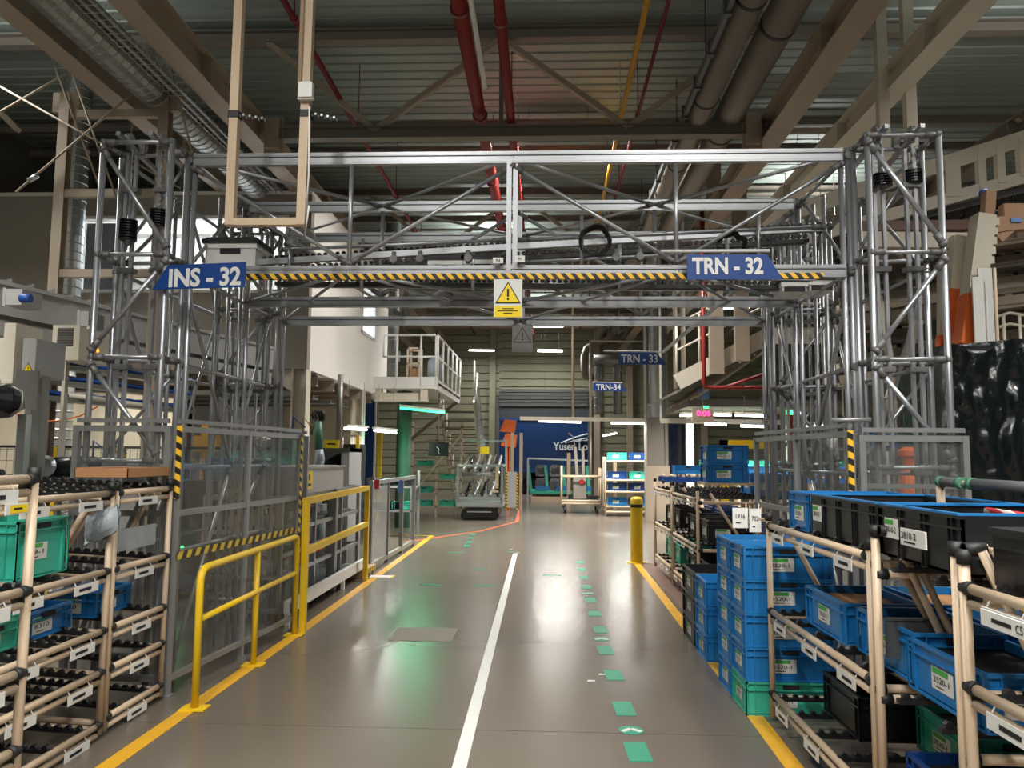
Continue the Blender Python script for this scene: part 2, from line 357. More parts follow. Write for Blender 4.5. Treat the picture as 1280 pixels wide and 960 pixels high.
for j, Y in enumerate((10.2, 16.6, 23.2)):
    t = thing('roof_truss', ['beige roof truss crossing above the aluminium gantry, nearest truss', 'middle roof truss seen through the gantry', 'farthest roof truss before the back wall'][j], 'truss', (-.5, Y, 5.9), 0, 'roof trusses')
    x0, x1 = -3.86, 2.86
    b = MB(); b.ibeam((x0, Y, 6.0), (x1, Y, 6.0), .16, .17, .016); b.build('bottom_chord', 'beamd', t)
    b = MB(); b.ibeam((XL, Y, 7.4), (XR, Y, 7.4), .16, .17, .016); b.build('top_chord', 'beamd', t)
    nodes = [-3.95, -2.35, -.6, 1.1, 2.8]
    k = [(-2.35, -3.9), (-2.35, -.62), (1.1, -.62), (1.1, 2.8)]
    for a, c in k:
        b = MB(); b.bar((a, Y, 6.05), (c, Y, 7.34), .09, .07); b.build('diagonal', 'beam', t)
    b = MB(); b.bar((-.62, Y, 6.05), (-.62, Y, 7.34), .06, .06); b.build('hanger', 'beamd', t)
    for sx in (-1, 1):
        for a in (0, 1):
            b = MB(); xx = (-5.2, 4.05)[sx > 0]+(0, sx*2.2)[a]
            b.bar((xx, Y, 6.1), (xx+sx*1.3, Y, 7.34), .09, .07); b.build('diagonal', 'beam', t)
    for xx in (x0+.1, x1-.1):
        b = MB(); b.box((xx-.1, Y-.1, 5.78), (xx+.1, Y+.1, 6.2)); b.box((xx-.13, Y-.012, 5.7), (xx+.13, Y+.012, 6.25)); b.build('gusset_plate', 'beam', t)
for j, (Y, z, r) in enumerate([(13.0, 7.35, .05), (14.0, 7.3, .07), (18.2, 7.3, .06), (19.8, 7.3, .06), (21.4, 7.3, .06), (26, 7.3, .06), (28, 7.3, .06)]):
    b = MB(); b.ibeam((XL+.1, Y, z), (XR-.1, Y, z), .1, .14, .012); tag(b.build('purlin', 'beamd'), 'steel purlin under the roof deck, %s behind the nearest truss' % NTH[j], 'purlin', 'roof purlins')
b = MB(); b.tube((-3.6, 12.2, 6.85), (5.2, 12.2, 6.85), .045, 0, 12)
tag(b.build('roof_pipe', 'cream'), 'thin pale pipe crossing under the roof behind the nearest truss', 'pipe')
def lpipe(X, Z, r, m, label, name='roof_pipe', y0=4.0, y1=30.8, flange=True, step=3.0, n=14, cat='pipe', mf=None, band=1.1):
    t = thing(name, label, cat, (X, y0, Z))
    b = MB(); b.tube((X, y0, Z), (X, y1, Z), r, 0, n); b.build('pipe', m, t)
    y = y0+1.2
    while y < min(y1, 22) and flange:
        b = MB(); b.lathe([(r*band, 0), (r*band, .05)], (X, y, Z), (0, 1, 0), 0, n); b.box((X-.006, y+.02, Z), (X+.006, y+.03, ZC-.01)); b.build('clamp', mf or m, t); y += step
    return t
lpipe(-.93, 6.35, .085, 'red', 'thick red sprinkler main running away under the roof, left of the two', step=2.6, band=1.25, mf='dred')
lpipe(-.49, 6.2, .06, 'red', 'second red sprinkler pipe right of the thick red main', step=2.6, band=1.25, mf='dred')
lpipe(1.1, 6.6, .035, 'ypipe', 'thin yellow gas pipe running away under the roof', band=1.2)
lpipe(1.36, 6.7, .025, 'dred', 'thin dark red pipe right of the yellow gas pipe', band=1.5)
lpipe(-2.85, 6.5, .035, 'dred', 'thin red pipe under the roof at the left by the beam', band=1.4)
lpipe(2.04, 6.2, .16, 'ductbeige', 'fat beige air duct running away at right, nearest the middle', 'air_duct', mf='rubber', cat='duct', band=1.04, n=20, step=2.2)
lpipe(2.48, 6.25, .19, 'ductbeige', 'fattest beige air duct running away at right, beside the roof beam', 'air_duct', mf='rubber', cat='duct', band=1.04, n=20, step=2.8)
t = lpipe(-.79, 6.3, .03, 'white', 'thin white plastic pipe strapped beside the red sprinkler main', flange=False, y1=9.5)
# cable channel beside left fat duct
b = MB(); b.bar((1.82, 4, 6.12), (1.82, 16, 6.12), .05, .09)
for i in range(14): b.box((1.78, 4.3+i*.8, 6.05), (1.86, 4.36+i*.8, 6.22))
tag(b.build('cable_channel', 'dgrey'), 'dark cable channel clamped along the left of the beige ducts', 'cable channel')
# spiral ducts at the left
def spiral(b, p, q, r, pitch=.13, m=0, n=20):
    p = Vector(p); q = Vector(q); L = (q-p).length; d = (q-p)/L; prof = []; h = 0
    while h < L: prof += [(r, h), (r, h+pitch-.03), (r+.009, h+pitch-.02), (r+.009, h+pitch-.01)]; h += pitch
    b.lathe(prof, p, d, m, n)
b = MB(); spiral(b, (-4.6, 4.4, 5.85), (-4.6, 11.8, 5.85), .2); tag(b.build('spiral_duct', 'duct'), 'silver spiral duct running away between the two left roof beams', 'duct')
c = P(93, 200, Y=10.9); b = MB(); spiral(b, (c.x, 10.9, .0), (c.x, 10.9, ZC-.01), .19); tag(b.build('spiral_duct', 'duct'), 'upright silver spiral duct behind the left beige bracing posts', 'duct')
t = thing('exhaust_duct', 'large round vertical duct with pale collar above the office at left', 'duct', (P(255, 80, Y=12).x, 12.6, 6.0))
c = P(255, 80, Y=12.6)
b = MB(); b.tube((c.x, 12.6, 5.83), (c.x, 12.6, 7.0), .33, 0, 24); b.build('pipe', 'duct', t)
b = MB(); b.lathe([(.36, 0), (.36, .12), (.3, .12)], (c.x, 12.6, 6.98), (0, 0, 1), 0, 24); b.build('collar', 'creamp', t)
# wire cable basket
t = thing('cable_basket', 'wire mesh cable basket with pipes along the left roof beam', 'cable tray', (-4.3, 4, 5.75))
b = MB()
for x in (-4.34, -4.26, -4.18): b.tube((x, 4, 5.72), (x, 11.8, 5.72), .005, 0, 4)
y = 4.0
while y < 11.8: b.path([(-4.38, y, 5.8), (-4.36, y, 5.72), (-4.16, y, 5.72), (-4.14, y, 5.8)], .004, 0, 4); y += .12
b.build('mesh', 'silver', t)
b = MB(); b.tube((-4.3, 4, 5.76), (-4.3, 11.8, 5.76), .022); b.build('cable', 'beam', t)
b = MB(); b.tube((-4.2, 4, 5.77), (-4.2, 11.8, 5.77), .02); b.build('cable', 'galv', t)
# lit roof strip at right (row of lamp slots)
t = thing('strip_light', 'row of small lit lamp slots beside the pale roof beam at right', 'light', (4.35, 6, 6.1))
b = MB(); b.box((4.28, 6, 6.1), (4.42, 13, 6.18)); b.build('housing', 'dgrey', t)
dm = mat('dim_lamp', (200, 195, 180), .5, emit=.7)
for i in range(30):
    b = MB(); b.box((4.3, 6.2+i*.22, 6.085), (4.4, 6.3+i*.22, 6.1)); b.build('diffuser', dm, t)
# ---- left bracing frame with cross rods
t = thing('bracing_frame', 'beige steel bracing frame with crossed rods at upper left', 'frame', (XP(75, 8.6), 8.6, 0))
xa, xb = P(83, 150, Y=8.6).x, P(207, 150, Y=8.6).x
xa2 = xa
for x in (xa, xb):
    b = MB(); b.ibeam((x, 8.6, 0), (x, 8.6, 5.84), .12, .12, .012, up=(0, 1, 0)); b.build('post', 'beam', t)
for py in (143, 242, 342):
    z = ZP(140, py, 8.6); b = MB(); b.bar((xa, 8.6, z), (xb, 8.6, z), .08, .09); b.build('rail', 'beam', t)
for x in (xa, xb):
    b = MB(); b.box((x-.16, 8.57, 5.6), (x+.16, 8.63, 5.84)); b.build('gusset_plate', 'beam', t)
for (a, c) in [((0, 108), (225, 235)), ((0, 140), (100, 82)), ((20, 240), (207, 82)), ((38, 0), (125, 235)), ((88, 85), (150, 260)), ((213, 85), (240, 190))]:
    b = MB(); b.tube(P(*a, Y=8.5), P(*c, Y=8.5), .013, 0, 6); b.build('tie_rod', 'beam', t)
b = MB(); b.tube(P(36, 226, Y=8.5), P(47, 219, Y=8.5), .03, 0, 8); b.build('turnbuckle', 'silver', t)
# high-bay lamps, some added unseen to brighten dim parts of the hall
for i, (x, y, s) in enumerate(LAMPS):
    z = 7.17 if 12 < y < 13 else (3.3 if 10 < y < 11 else 6.55)  # the two odd heights are lamps added to brighten office side and left partition
    t = thing('high_bay_or_fill_lamp', 'long high bay lamp under the roof, hall fixture or added fill number %d' % (i+1), 'lamp', (x, y, z), 0, 'high bay lamps')
    t['label'] = 'long white high bay lamp of the hall, some added as unseen fill'
    cross = y > 7
    b = MB(); b.box((x-.13, y-.75, z), (x+.13, y+.75, z+.07)); b.box((x-.15, y-.77, z-.12), (x-.13, y+.77, z+.07)); b.box((x+.13, y-.77, z-.12), (x+.15, y+.77, z+.07)); b.box((x-.13, y-.77, z-.12), (x+.13, y-.75, z+.07)); b.box((x-.13, y+.75, z-.12), (x+.13, y+.77, z+.07))
    for e in (-.5, .5): b.box((x-.01, y+e, z+.07), (x+.01, y+e+.01, ZC-.005))
    if cross: b.rotz(math.pi/2, (x, y, 0))
    b.build('housing', 'beamd', t)
    ld = bpy.data.lights.new('lamp_light', 'AREA'); ld.shape = 'RECTANGLE'; ld.size = .22; ld.size_y = 1.45; ld.energy = LAMP_W*s; ld.color = (1, .965, .91); ld.spread = math.radians(150)
    lo = bpy.data.objects.new('lamp_light', ld); COL.objects.link(lo); lo.parent = t; lo.location = (0, 0, -.005); lo.rotation_euler = (0, 0, math.pi/2 if cross else 0)
    if z > 7 or z < 4: continue
    lu = bpy.data.lights.new('uplight', 'AREA'); lu.shape = 'RECTANGLE'; lu.size = .2; lu.size_y = 1.4; lu.energy = LAMP_W*s*UPL; lu.color = (.98, .98, .96)  # upward light added to brighten the roof deck
    lo = bpy.data.objects.new('uplight', lu); COL.objects.link(lo); lo.parent = t; lo.location = (0, 0, .08); lo.rotation_euler = (math.pi, 0, math.pi/2 if cross else 0)
# daylight on the dock
ld = bpy.data.lights.new('dock_light', 'AREA'); ld.shape = 'RECTANGLE'; ld.size = 3; ld.size_y = 1; ld.energy = 300; ld.color = (.9, .95, 1)
lo = bpy.data.objects.new('dock_light', ld); COL.objects.link(lo); lo.location = (-.4, YB+1.4, 6.0)
# ------------------------------------------------------------ aluminium gantry over the aisle
ZT, ZL = 3.78, 2.93; YA, YM, YR = 5.5, 6.6, 7.55
GL, GR = -2.62, 2.12
g = thing('aluminium_gantry', 'tall silver aluminium tube gantry spanning the aisle with four lift towers', 'gantry', (-.25, 6.5, 0))
def gt(name, p, q, r=.02, m=('alu', 'clamp'), n=10):
    p = Vector(p); q = Vector(q); b = MB(); b.tube(p, q, r, 0, n); return b.build(name, m[0], g)
def brace(p, q, r=.017, name='brace'):
    p = Vector(p); q = Vector(q); d = (q-p).normalized(); b = MB()
    b.tube(p, q, r, 0, 10)
    for a, e in ((p, d), (q, -d)): b.tube(a, a+e*.09, r*1.45, 1, 10); b.tube(a-e*.01, a+e*.02, r*1.9, 1, 8)
    return b.build(name, ['alu', 'clamp'], g)
def twin(p, q, name='beam'):
    p = Vector(p); q = Vector(q); b = MB(); u = Vector((0, 0, 1))
    for dz, h in ((.03, .028), (-.02, .05)):
        b.bar(p+u*dz, q+u*dz, .045, h); b.bar(p+u*(dz), q+u*(dz), .049, h*.5)
    b.bar(p+u*.012, q+u*.012, .03, .02, 1)
    return b.build(name, ['alu', 'clamp'], g)
def tower(x0, x1, y0, y1, flip):
    top = 3.84
    for (x, y) in ((x0, y0), (x1, y0), (x0, y1), (x1, y1)): gt('post', (x, y, 0), (x, y, top), .022)
    m = (x0+x1)/2; ym = (y0+y1)/2
    for x in (x0+.1, x0+.16, x1-.16, x1-.1):     # guide rails with small clamps
        b = MB(); b.bar((x, ym+.03, .05), (x, ym+.03, top-.06), .022, .03)
        for z in (.8, 1.5, 2.2, 2.9, 3.5): b.box((x-.03, ym, z), (x+.03, ym+.07, z+.035), 1)
        b.build('guide_rail', ['alu', 'clamp'], g)
    lv = [.25, 1.55, 2.27, 3.0, 3.82]
    for z in lv:
        for y in (y0, y1): brace((x0, y, z), (x1, y, z), .015, 'rail')
        for x in (x0, x1): brace((x, y0, z), (x, y1, z), .013, 'rail')
    for i in range(4):
        z0, z1 = lv[i]+.05, lv[i+1]-.05
        a, c = ((x0, x1) if i % 2 else (x1, x0))
        brace((a, y0-.01, z1), (c, y0-.01, z0), .017)
        if i % 2: brace((c, y1+.01, z1), (a, y1+.01, z0), .013)
    for i, (x, y) in enumerate(((x0+.12, ym), (x0+.36, ym), (x0+.16, y1-.02), (x0+.3, y1-.02))):
        b = MB(); b.lathe([(.045, 0), (.05, .006), (.035, .012), (.035, .02), (.05, .026), (.045, .03)], (x-.015, y, top+.05), (1, 0, 0), 0, 14); b.box((x-.02, y-.01, top-.02), (x+.02, y+.01, top+.06), 1)
        b.build('pulley', ['silver', 'clamp'], g)
    for x in (x0+.12, x0+.36):
        b = MB(); b.bar((x, y0-.04, top+.03), (x, y1+.3, top-.04), .03, .03); b.build('pulley_arm', 'alu', g)
for (x0, x1) in ((-3.17, -2.67), (2.2, 2.68)):
    tower(x0, x1, 5.25, 5.5, 0); tower(x0, x1, 7.3, 7.55, 0)
for y in (YA, YM, YR):
    for x in (GL, GL-.06, GR, GR+.05): gt('post', (x, y+.02, 0), (x, y+.02, ZT+.06), .02)
for y in (YA, YM, YR): twin((GL, y, ZT), (GR, y, ZT))
for y in (YA, YM, YR): twin((GL, y, ZL), (GR, y, ZL))
GM = (GL+GR)/2; Q1 = (GL+GM)/2; Q2 = (GM+GR)/2
for k, y in enumerate((YA, YM, YR)):
    for x in (Q1, Q2): gt('post', (x, y, ZL), (x, y, ZT-.03), .017)
    b = MB(); b.bar((GM-.02, y, ZL), (GM-.02, y, ZT), .035, .05, 0); b.bar((GM+.025, y, ZL), (GM+.025, y, ZT), .035, .03, 0); b.build('post', 'alu', g)
    for a, c in ((GL, Q1), (GM, Q1), (GM, Q2), (GR, Q2)): brace((a, y, ZT-.06), (c, y, ZL+.06), .015)
for z in (ZT, ZL):
    f, m_ = (YA, YM) if z == ZT else (YM, YA)
    for a, c in ((GL, Q1), (GM, Q1), (GM, Q2), (GR, Q2)):
        brace((a, f, z), (c, m_, z), .014)
        brace((c, m_, z), (a, YR if z == ZT else YR, z), .013)
for sx, (xi, xo) in ((-1, (-2.66, -3.17)), (1, (2.17, 2.68))):
    for x in (xi, xo):
        for z in (ZT, ZL, 2.25, 1.5, .9): brace((x, 5.5, z), (x, 7.3, z), .015, 'rail')
        brace((x, 5.5, ZL), (x, 6.5, ZT), .015); brace((x, 6.6, ZT), (x, 7.3, ZL), .015)
        brace((x, 5.5, ZL), (x, 6.5, 1.5), .015); brace((x, 7.3, ZL), (x, 6.5, 1.5), .015); brace((x, 5.6, .1), (x, 6.5, 1.5), .015)
    for y in (6.35, 6.6):
        for x in (xi-.08*sx*0+.12*sx, xo): gt('post', (x, y, 0), (x, y, ZT), .018)
for y in (6.1,):
    for x in (XP(333, 6.1, 330), Q1-.05, Q1+.85, Q2-.35, Q2+.5): gt('post', (x, y, ZL), (x, y, 3.35), .016)
for i, (x, z0) in enumerate([(-1.9, 2.2), (1.55, 2.3)]): pass
b = MB(); b.bar((XP(307, 5.44, 346), 5.455, 2.885), (XP(1030, 5.44, 346), 5.455, 2.885), .035, .04); b.build('hazard_tape', 'haz', g)
# roller tracks across the gantry
def track(p, q, wd=.4):
    p = Vector(p); q = Vector(q); y = Vector((0, 1, 0))
    for s in (-1, 1):
        b = MB(); b.bar(p+y*s*wd/2, q+y*s*wd/2, .03, .045)
        b.bar(p+y*s*(wd/2-.05), q+y*s*(wd/2-.05), .02, .03, 1)
        n = 90
        for i in range(n):
            c = p+(q-p)*((i+.5)/n)+y*s*(wd/2-.04); b.lathe([(.018, -.01), (.018, .01)], c+Vector((0, 0, .04)), (0, 1, 0), 1, 6)
        b.build('roller_track', ['alu', 'rubber'], g)
ta = (XP(335, 6.0, 330), 6.02, ZP(335, 335, 6.0)); tb = (2.1, 6.02, ZP(1040, 293, 6.0))
track(ta, tb); track((GL+.4, 6.02, 3.0), (GR-.1, 6.02, 2.96))
for i, (a, c) in enumerate([((645, 300), (1030, 283)), ((645, 328), (850, 318)), ((350, 312), (630, 300))]):
    brace(P(a[0], a[1], Y=5.8), P(c[0], c[1], Y=5.8), .013, 'rail')
for px in (362, 727, 948): gt('post', P(px, 335, Y=5.75), P(px, {362: 312, 727: 270, 948: 268}[px], Y=5.75), .014)
for i, px in enumerate((492, 525, 585, 770, 800)):
    c = P(px, 331-i, Y=5.8); b = MB(); b.tube(c, c+Vector((0, 0, .1)), .018, 0); b.lathe([(.03, 0), (.03, .05)], c+Vector((0, -.02, .04)), (0, 1, 0), 0); b.build('bracket', 'clamp', g)
# cable coils hung on the gantry
def coil(label, px, py, Y, r, m, k, a0=0, a1=2*math.pi, tilt=.3):
    c = P(px, py, Y=Y); b = MB()
    for j in range(k):
        rr = r*(1-.05*j); pts = [c+Vector((rr*math.cos(a0+(a1-a0)*i/24), .02*j+tilt*.1*math.sin(i), rr*math.sin(a0+(a1-a0)*i/24)*(1-.04*j))) for i in range(25)]
        b.path(pts, .009 if m == 'rubber' else .005, 0, 6)
    tag(b.build('cable_coil', m), label, 'cable')
coil('round coil of black cable hung in the right half of the gantry', 744, 300, 5.7, .115, 'rubber', 3)
coil('half loop of black cable just above the right blue sign', 915, 308, 5.7, .11, 'rubber', 3, -.2, 3.3)
coil('loose coil of bare silver wire at the left of the gantry', 378, 303, 5.7, .11, 'silver', 6, -.1, 3.3)
# plastic bins riding on the tracks
def bin_(px0, px1, py0, py1, Y, label, lid=True, depth=.32):
    a = P(px0, py1, Y=Y); c = P(px1, py0, Y=Y); t = thing('conveyor_bin', label, 'bin', (a.x, Y, a.z), 0, 'bins on the gantry conveyor')
    b = MB(); w_ = c.x-a.x; h = c.z-a.z
    b.box((a.x, Y, a.z), (c.x, Y+depth, c.z-.02)); b.box((a.x-.01, Y-.01, c.z-.06), (c.x+.01, Y+depth+.01, c.z-.02)); b.build('body', 'white', t)
    b = MB(); b.box((a.x-.025, Y-.02, c.z-.02), (c.x+.025, Y+depth+.02, c.z+.015)); b.box((a.x, Y, c.z+.015), (c.x, Y+depth, c.z+.03)); b.build('lid', 'rubber', t)
    b = MB(); m_ = (a.x+c.x)/2; b.box((m_-.08, Y-.012, c.z-.1), (m_+.08, Y, c.z-.06)); b.build('handle_slot', 'ink', t)
bin_(256, 320, 301, 333, 5.85, 'white bin with thick black lid beside the left blue sign')
bin_(536, 578, 322, 337, 6.1, 'low white bin mid gantry, left one of the pair'); bin_(580, 622, 321, 336, 6.1, 'low white bin mid gantry, right one of the pair')
bin_(978, 1008, 349, 364, 6.1, 'small pale bin under the tip of the right blue sign'); bin_(1012, 1042, 347, 363, 6.1, 'pale bin at the right end of the hazard tape')
# counterweights
for i, (px, py, Y, n, lab) in enumerate([(161, 275, 5.36, 8, 'stack of black weight discs on chain in the left tower, lower one'), (199, 262, 5.4, 7, 'stack of black weight discs on chain in the left tower, upper right one'),
                            (1103, 217, 5.36, 5, 'stack of black weight discs in the right tower, left one'), (1141, 213, 5.4, 5, 'stack of black weight discs in the right tower, right one')]):
    c = P(px, py, Y=Y); t = thing('counterweight', lab, 'counterweight', c, 0, 'counterweights in the towers')
    for k in range(n):
        b = MB(); r = .062; z = c.z-.0195*k; b.lathe([(r-.012, 0), (r, -.004), (r, -.014), (r-.012, -.018)], (c.x, c.y, z), (0, 0, 1), 0, 20); b.build('disc', 'blackgloss', t)
    b = MB(); zt = 3.86; z = c.z
    b.tube((c.x, c.y, c.z-.0195*n), (c.x, c.y, c.z+.03), .01)
    k = 0
    while z < min(zt, c.z+.35): b.box((c.x-.008 if k % 2 else c.x-.003, c.y-.003 if k % 2 else c.y-.008, z), (c.x+.008 if k % 2 else c.x+.003, c.y+.003 if k % 2 else c.y+.008, z+.022)); z += .024; k += 1
    b.tube((c.x, c.y, z), (c.x, c.y, zt), .004, 0, 5)
    b.build('chain', 'silver', t)
# ------------------------------------------------------------ clear guard panels round the towers
def guard(label, pts, z1, hz):
    """pts: plan points of the fence; one panel bay between neighbours"""
    t = thing('guard_fence', label, 'guard fence', (pts[0][0], pts[0][1], 0), 0, 'clear guard fences')
    for i, p in enumerate(pts):
        b = MB(); b.box((p[0]-.02, p[1]-.02, 0), (p[0]+.02, p[1]+.02, z1)); b.box((p[0]-.035, p[1]-.035, 0), (p[0]+.035, p[1]+.035, .02)); b.build('post', 'alud', t)
    for i in range(len(pts)-1):
        a = Vector((*pts[i], 0)); c = Vector((*pts[i+1], 0)); b = MB()
        for z in (.12, 1.2, z1-.02, z1+.035): b = MB(); b.bar(a+Vector((0, 0, z)), c+Vector((0, 0, z)), .03, .04 if z < z1 else .03); b.build('rail', 'alud', t)
        b = MB(); b.bar(a+Vector((0, 0, .66)), c+Vector((0, 0, .66)), .005, 1.04, up=(0, 0, 1)); b.build('clear_sheet', 'clear', t); b = MB(); b.bar(a+Vector((0, 0, 1.49)), c+Vector((0, 0, 1.49)), .005, .55); b.build('clear_sheet', 'clear', t)
    return t
def lerp(p, q, n): return [(p[0]+(q[0]-p[0])*i/n, p[1]+(q[1]-p[1])*i/n) for i in range(n+1)]
lp = lerp((-2.49, 5.19), (-2.3, 7.2), 2)
t = guard('clear panel fence along the aisle side of the left towers, above the yellow guardrail', lp, 1.79, 0)
b = MB(); b.bar((-2.458, 5.19, .92), (-2.27, 7.1, .92), .006, .05); b.build('hazard_tape', 'hazy', t)
b = MB(); b.box((-2.49, 5.155, 1.3), (-2.455, 5.169, 1.79)); b.build('hazard_tape', 'hazv', t)
b = MB(); b.box((-2.278, 7.175, .1), (-2.27, 7.215, 1.79)); b.build('hazard_tape', 'hazv', t)
t = guard('clear panel in front of the left front tower, behind the cardboard tray', [(-3.2, 5.19), (-2.56, 5.19)], 1.79, 0)
b = MB(); b.bar((-3.2, 5.21, 1.46), (-2.56, 5.21, 1.46), .02, .03); b.build('rail', 'alud', t)
guard('clear panel fence behind the left rear tower', [(-3.25, 7.75), (-2.4, 7.75)], 1.79, 0)
rp = lerp((2.0, 5.19), (1.9, 7.1), 2)
t = guard('clear panel fence along the aisle side of the right towers', rp, 1.79, 0)
b = MB(); b.box((1.97, 5.155, 1.3), (2.005, 5.169, 1.79)); b.build('hazard_tape', 'hazv', t)
b = MB(); b.bar((1.97, 5.3, .92), (1.87, 7.0, .92), .006, .05); b.build('hazard_tape', 'hazy', t)
t = guard('clear panel in front of the right front tower, beside the black plastic sheet', [(2.07, 5.19), (2.73, 5.19)], 1.76, 0)
b = MB(); b.bar((2.1, 5.21, 1.43), (2.72, 5.21, 1.43), .02, .03); b.build('rail', 'alud', t)
b = MB(); b.tube(P(1000, 525, Y=5.19)+Vector((.2, 0, .0)), P(1088, 525, Y=5.19), .017); b.build('top_tube', 'alud', t)
# ------------------------------------------------------------ signs
def sign(name, label, poly, Y, txt, box, bold=.02, rod=None, hang=None, cat='sign'):
    pts = [P(*p, Y=Y) for p in poly]; c = sum(pts, Vector())/len(pts)
    t = thing(name, label, cat, c, 0, 'blue gate signs')
    b = MB(); n = len(pts)
    b.add([p for p in pts]+[p+Vector((0, .012, 0)) for p in pts], [tuple(range(n)), tuple(range(2*n-1, n-1, -1))]+[(i, n+i, n+(i+1) % n, (i+1) % n) for i in range(n)])
    b.build('board', 'sign', t)
    b = MB(); p0 = P(box[0], box[3], Y=Y-.003); p1 = P(box[2], box[3], Y=Y-.003); q0 = P(box[0], box[1], Y=Y-.003); tilt = box[4] if len(box) > 4 else 0
    x = Vector((1, 0, tilt)); cc = P((box[0]+box[2])/2, (box[1]+box[3])/2, Y=Y-.003)
    b.text(txt, cc, x, (0, 0, 1), (p1-p0).length, (q0-p0).length, 0, bold); b.build('lettering', 'white', t)
    if rod:
        b = MB(); b.tube(P(*rod[0], Y=Y+.02), P(*rod[1], Y=Y+.02), .012, 0, 8)
        b.build('hanging_rod', 'white', t)
    for hx in hang or []:
        q = P(hx[0], hx[1], Y=Y+.02); b = MB(); b.tube(q, (q.x, q.y, hx[2]), .003, 0, 5); b.build('wire', 'clamp', t)
sign('gate_sign', 'blue sign reading INS - 32 with pointed left end on the gantry', [(190, 362), (306, 358.5), (307, 327.5), (210, 331.5)], 5.19, 'INS - 32', (211, 334.5, 301, 358, .03), .035)
sign('gate_sign', 'blue sign reading TRN - 32 with slanted right end on the gantry', [(859, 349), (978, 349), (959, 318), (859, 318)], 5.36, 'TRN - 32', (865, 321.5, 954, 343), .035, rod=[(826, 314), (962, 313.5)])
sign('gate_sign', 'smaller blue sign reading TRN - 33 hanging beyond the gantry', [(773, 455), (834, 456), (820, 440.5), (773, 440)], 10.2, 'TRN - 33', (776.5, 443, 822, 453.5), .02, rod=[(754, 438.5), (827, 440)], hang=[(760, 438.5, 5.92), (822, 440, 5.92)])
sign('gate_sign', 'smallest blue sign reading TRN-34 hanging farthest off', [(742, 488.5), (784, 489), (775, 479), (742, 478.5)], 16.6, 'TRN-34', (745, 480, 776, 487.5), .02, rod=[(740, 477.5), (778, 478.3)], hang=[(745, 477.5, 5.92), (774, 478, 5.92)])
def warn(label, x0, y0, x1, y1, Y, col, parts=True):
    a = P(x0, y1, Y=Y); c = P(x1, y0, Y=Y); W = c.x-a.x; H = c.z-a.z; t = thing('warning_sign', label, 'sign', ((a.x+c.x)/2, Y, a.z))
    b = MB(); b.box((a.x, Y, a.z), (c.x, Y+.008, c.z)); b.build('board', 'paper' if col else 'grey', t)
    m = (a.x+c.x)/2; b = MB(); y = Y-.002
    def tri(s, zc, mi, yy):
        b.add([(m-s, yy, zc-s*.8), (m+s, yy, zc-s*.8), (m, yy, zc+s*.95)], [(0, 1, 2)], mi)
    zc = a.z+H*.63; tri(W*.45, zc, 1, y); tri(W*.385, zc-W*.01, 0, y-.001)
    b.box((m-W*.035, y-.002, zc-W*.12), (m+W*.035, y-.003, zc+W*.16), 1); b.box((m-W*.035, y-.002, zc-W*.24), (m+W*.035, y-.003, zc-W*.17), 1)
    b.build('warning_triangle', ['signy' if col else 'grey', 'ink' if col else 'dgrey'], t)
    if col:
        b = MB(); b.box((a.x+.006, Y-.004, a.z+.004), (c.x-.006, Y, a.z+H*.3))
        for i, f in enumerate((.45, .8, .35)):
            z = a.z+H*.22-i*.016; b.box((m-W*.45*f, Y-.006, z), (m+W*.45*f, Y-.004, z+.006), 1)
        b.build('caption_plate', ['signy', 'ink'], t)
    for x in (a.x+.02, c.x-.02):
        b = MB(); b.tube((x, Y+.004, c.z), (x, Y+.004, c.z+.05), .002, 0, 5); b.build('tie', 'clamp', t)
t = [o for o in COL.objects if o.get('label', '').startswith('smaller blue sign')][0]
b = MB(); b.bar(P(936, 348, Y=6.66), P(829, 440, Y=10.2), .03, .03); b.build('support_arm', 'alud', t)
warn('white and yellow warning sign with exclamation triangle hanging mid gantry', 617, 349, 653, 397, 5.42, 1)
warn('faded grey warning triangle sign hanging behind the gantry', 640, 407, 666, 440, 7.5, 0)
# ------------------------------------------------------------ cream cable drop frame hanging in front of the gantry
Y = 4.7; xl = P(288, 278, Y=Y).x; xr = P(377, 276, Y=Y).x; zb = P(330, 278, Y=Y).z
t = thing('cable_drop_frame', 'cream U shaped tube frame hanging from the roof in front of the gantry', 'hanging frame', ((xl+xr)/2, Y, zb))
b = MB(); b.bar((xl, Y, zb-.02), (xl, Y, 7.5), .055, .055, up=(0, 1, 0)); b.build('upright', 'cream', t)
b = MB(); b.bar((xr, Y, zb-.02), (xr+.02, Y, 7.5), .055, .055, up=(0, 1, 0)); b.build('upright', 'cream', t)
b = MB(); b.bar((xl-.027, Y, zb), (xr+.027, Y, zb), .05, .045); b.build('crossbar', 'cream', t)
for x in (xl, xr+.01):
    z = ZP(290, 145, Y); b = MB(); b.box((x-.033, Y-.033, z-.02), (x+.033, Y+.033, z+.025)); b.build('rubber_band', 'rubber', t)
    b = MB()
    for k in range(9): q = Vector((x+.035+k*.02, Y, z-.004*k+.012*(k % 2))); b.lathe([(.008, -.003), (.01, 0), (.008, .003)], q, (0, 1, 0) if k % 2 else (1, 0, 0), 0, 8)
    b.build('chain', 'silver', t)
z = ZP(382, 127, Y); b = MB(); b.box((xr-.03, Y-.07, z), (xr+.06, Y-.03, z+.095)); b.box((xr-.035, Y-.06, z-.01), (xr+.065, Y-.03, z)); b.box((xr-.02, Y-.06, z+.095), (xr+.05, Y-.03, z+.105)); b.build('junction_box', 'white', t)
b = MB(); b.tube((xr-.03, Y-.04, z+.1), (xr-.025, Y-.04, 7.5), .014); b.build('conduit', 'cream', t)
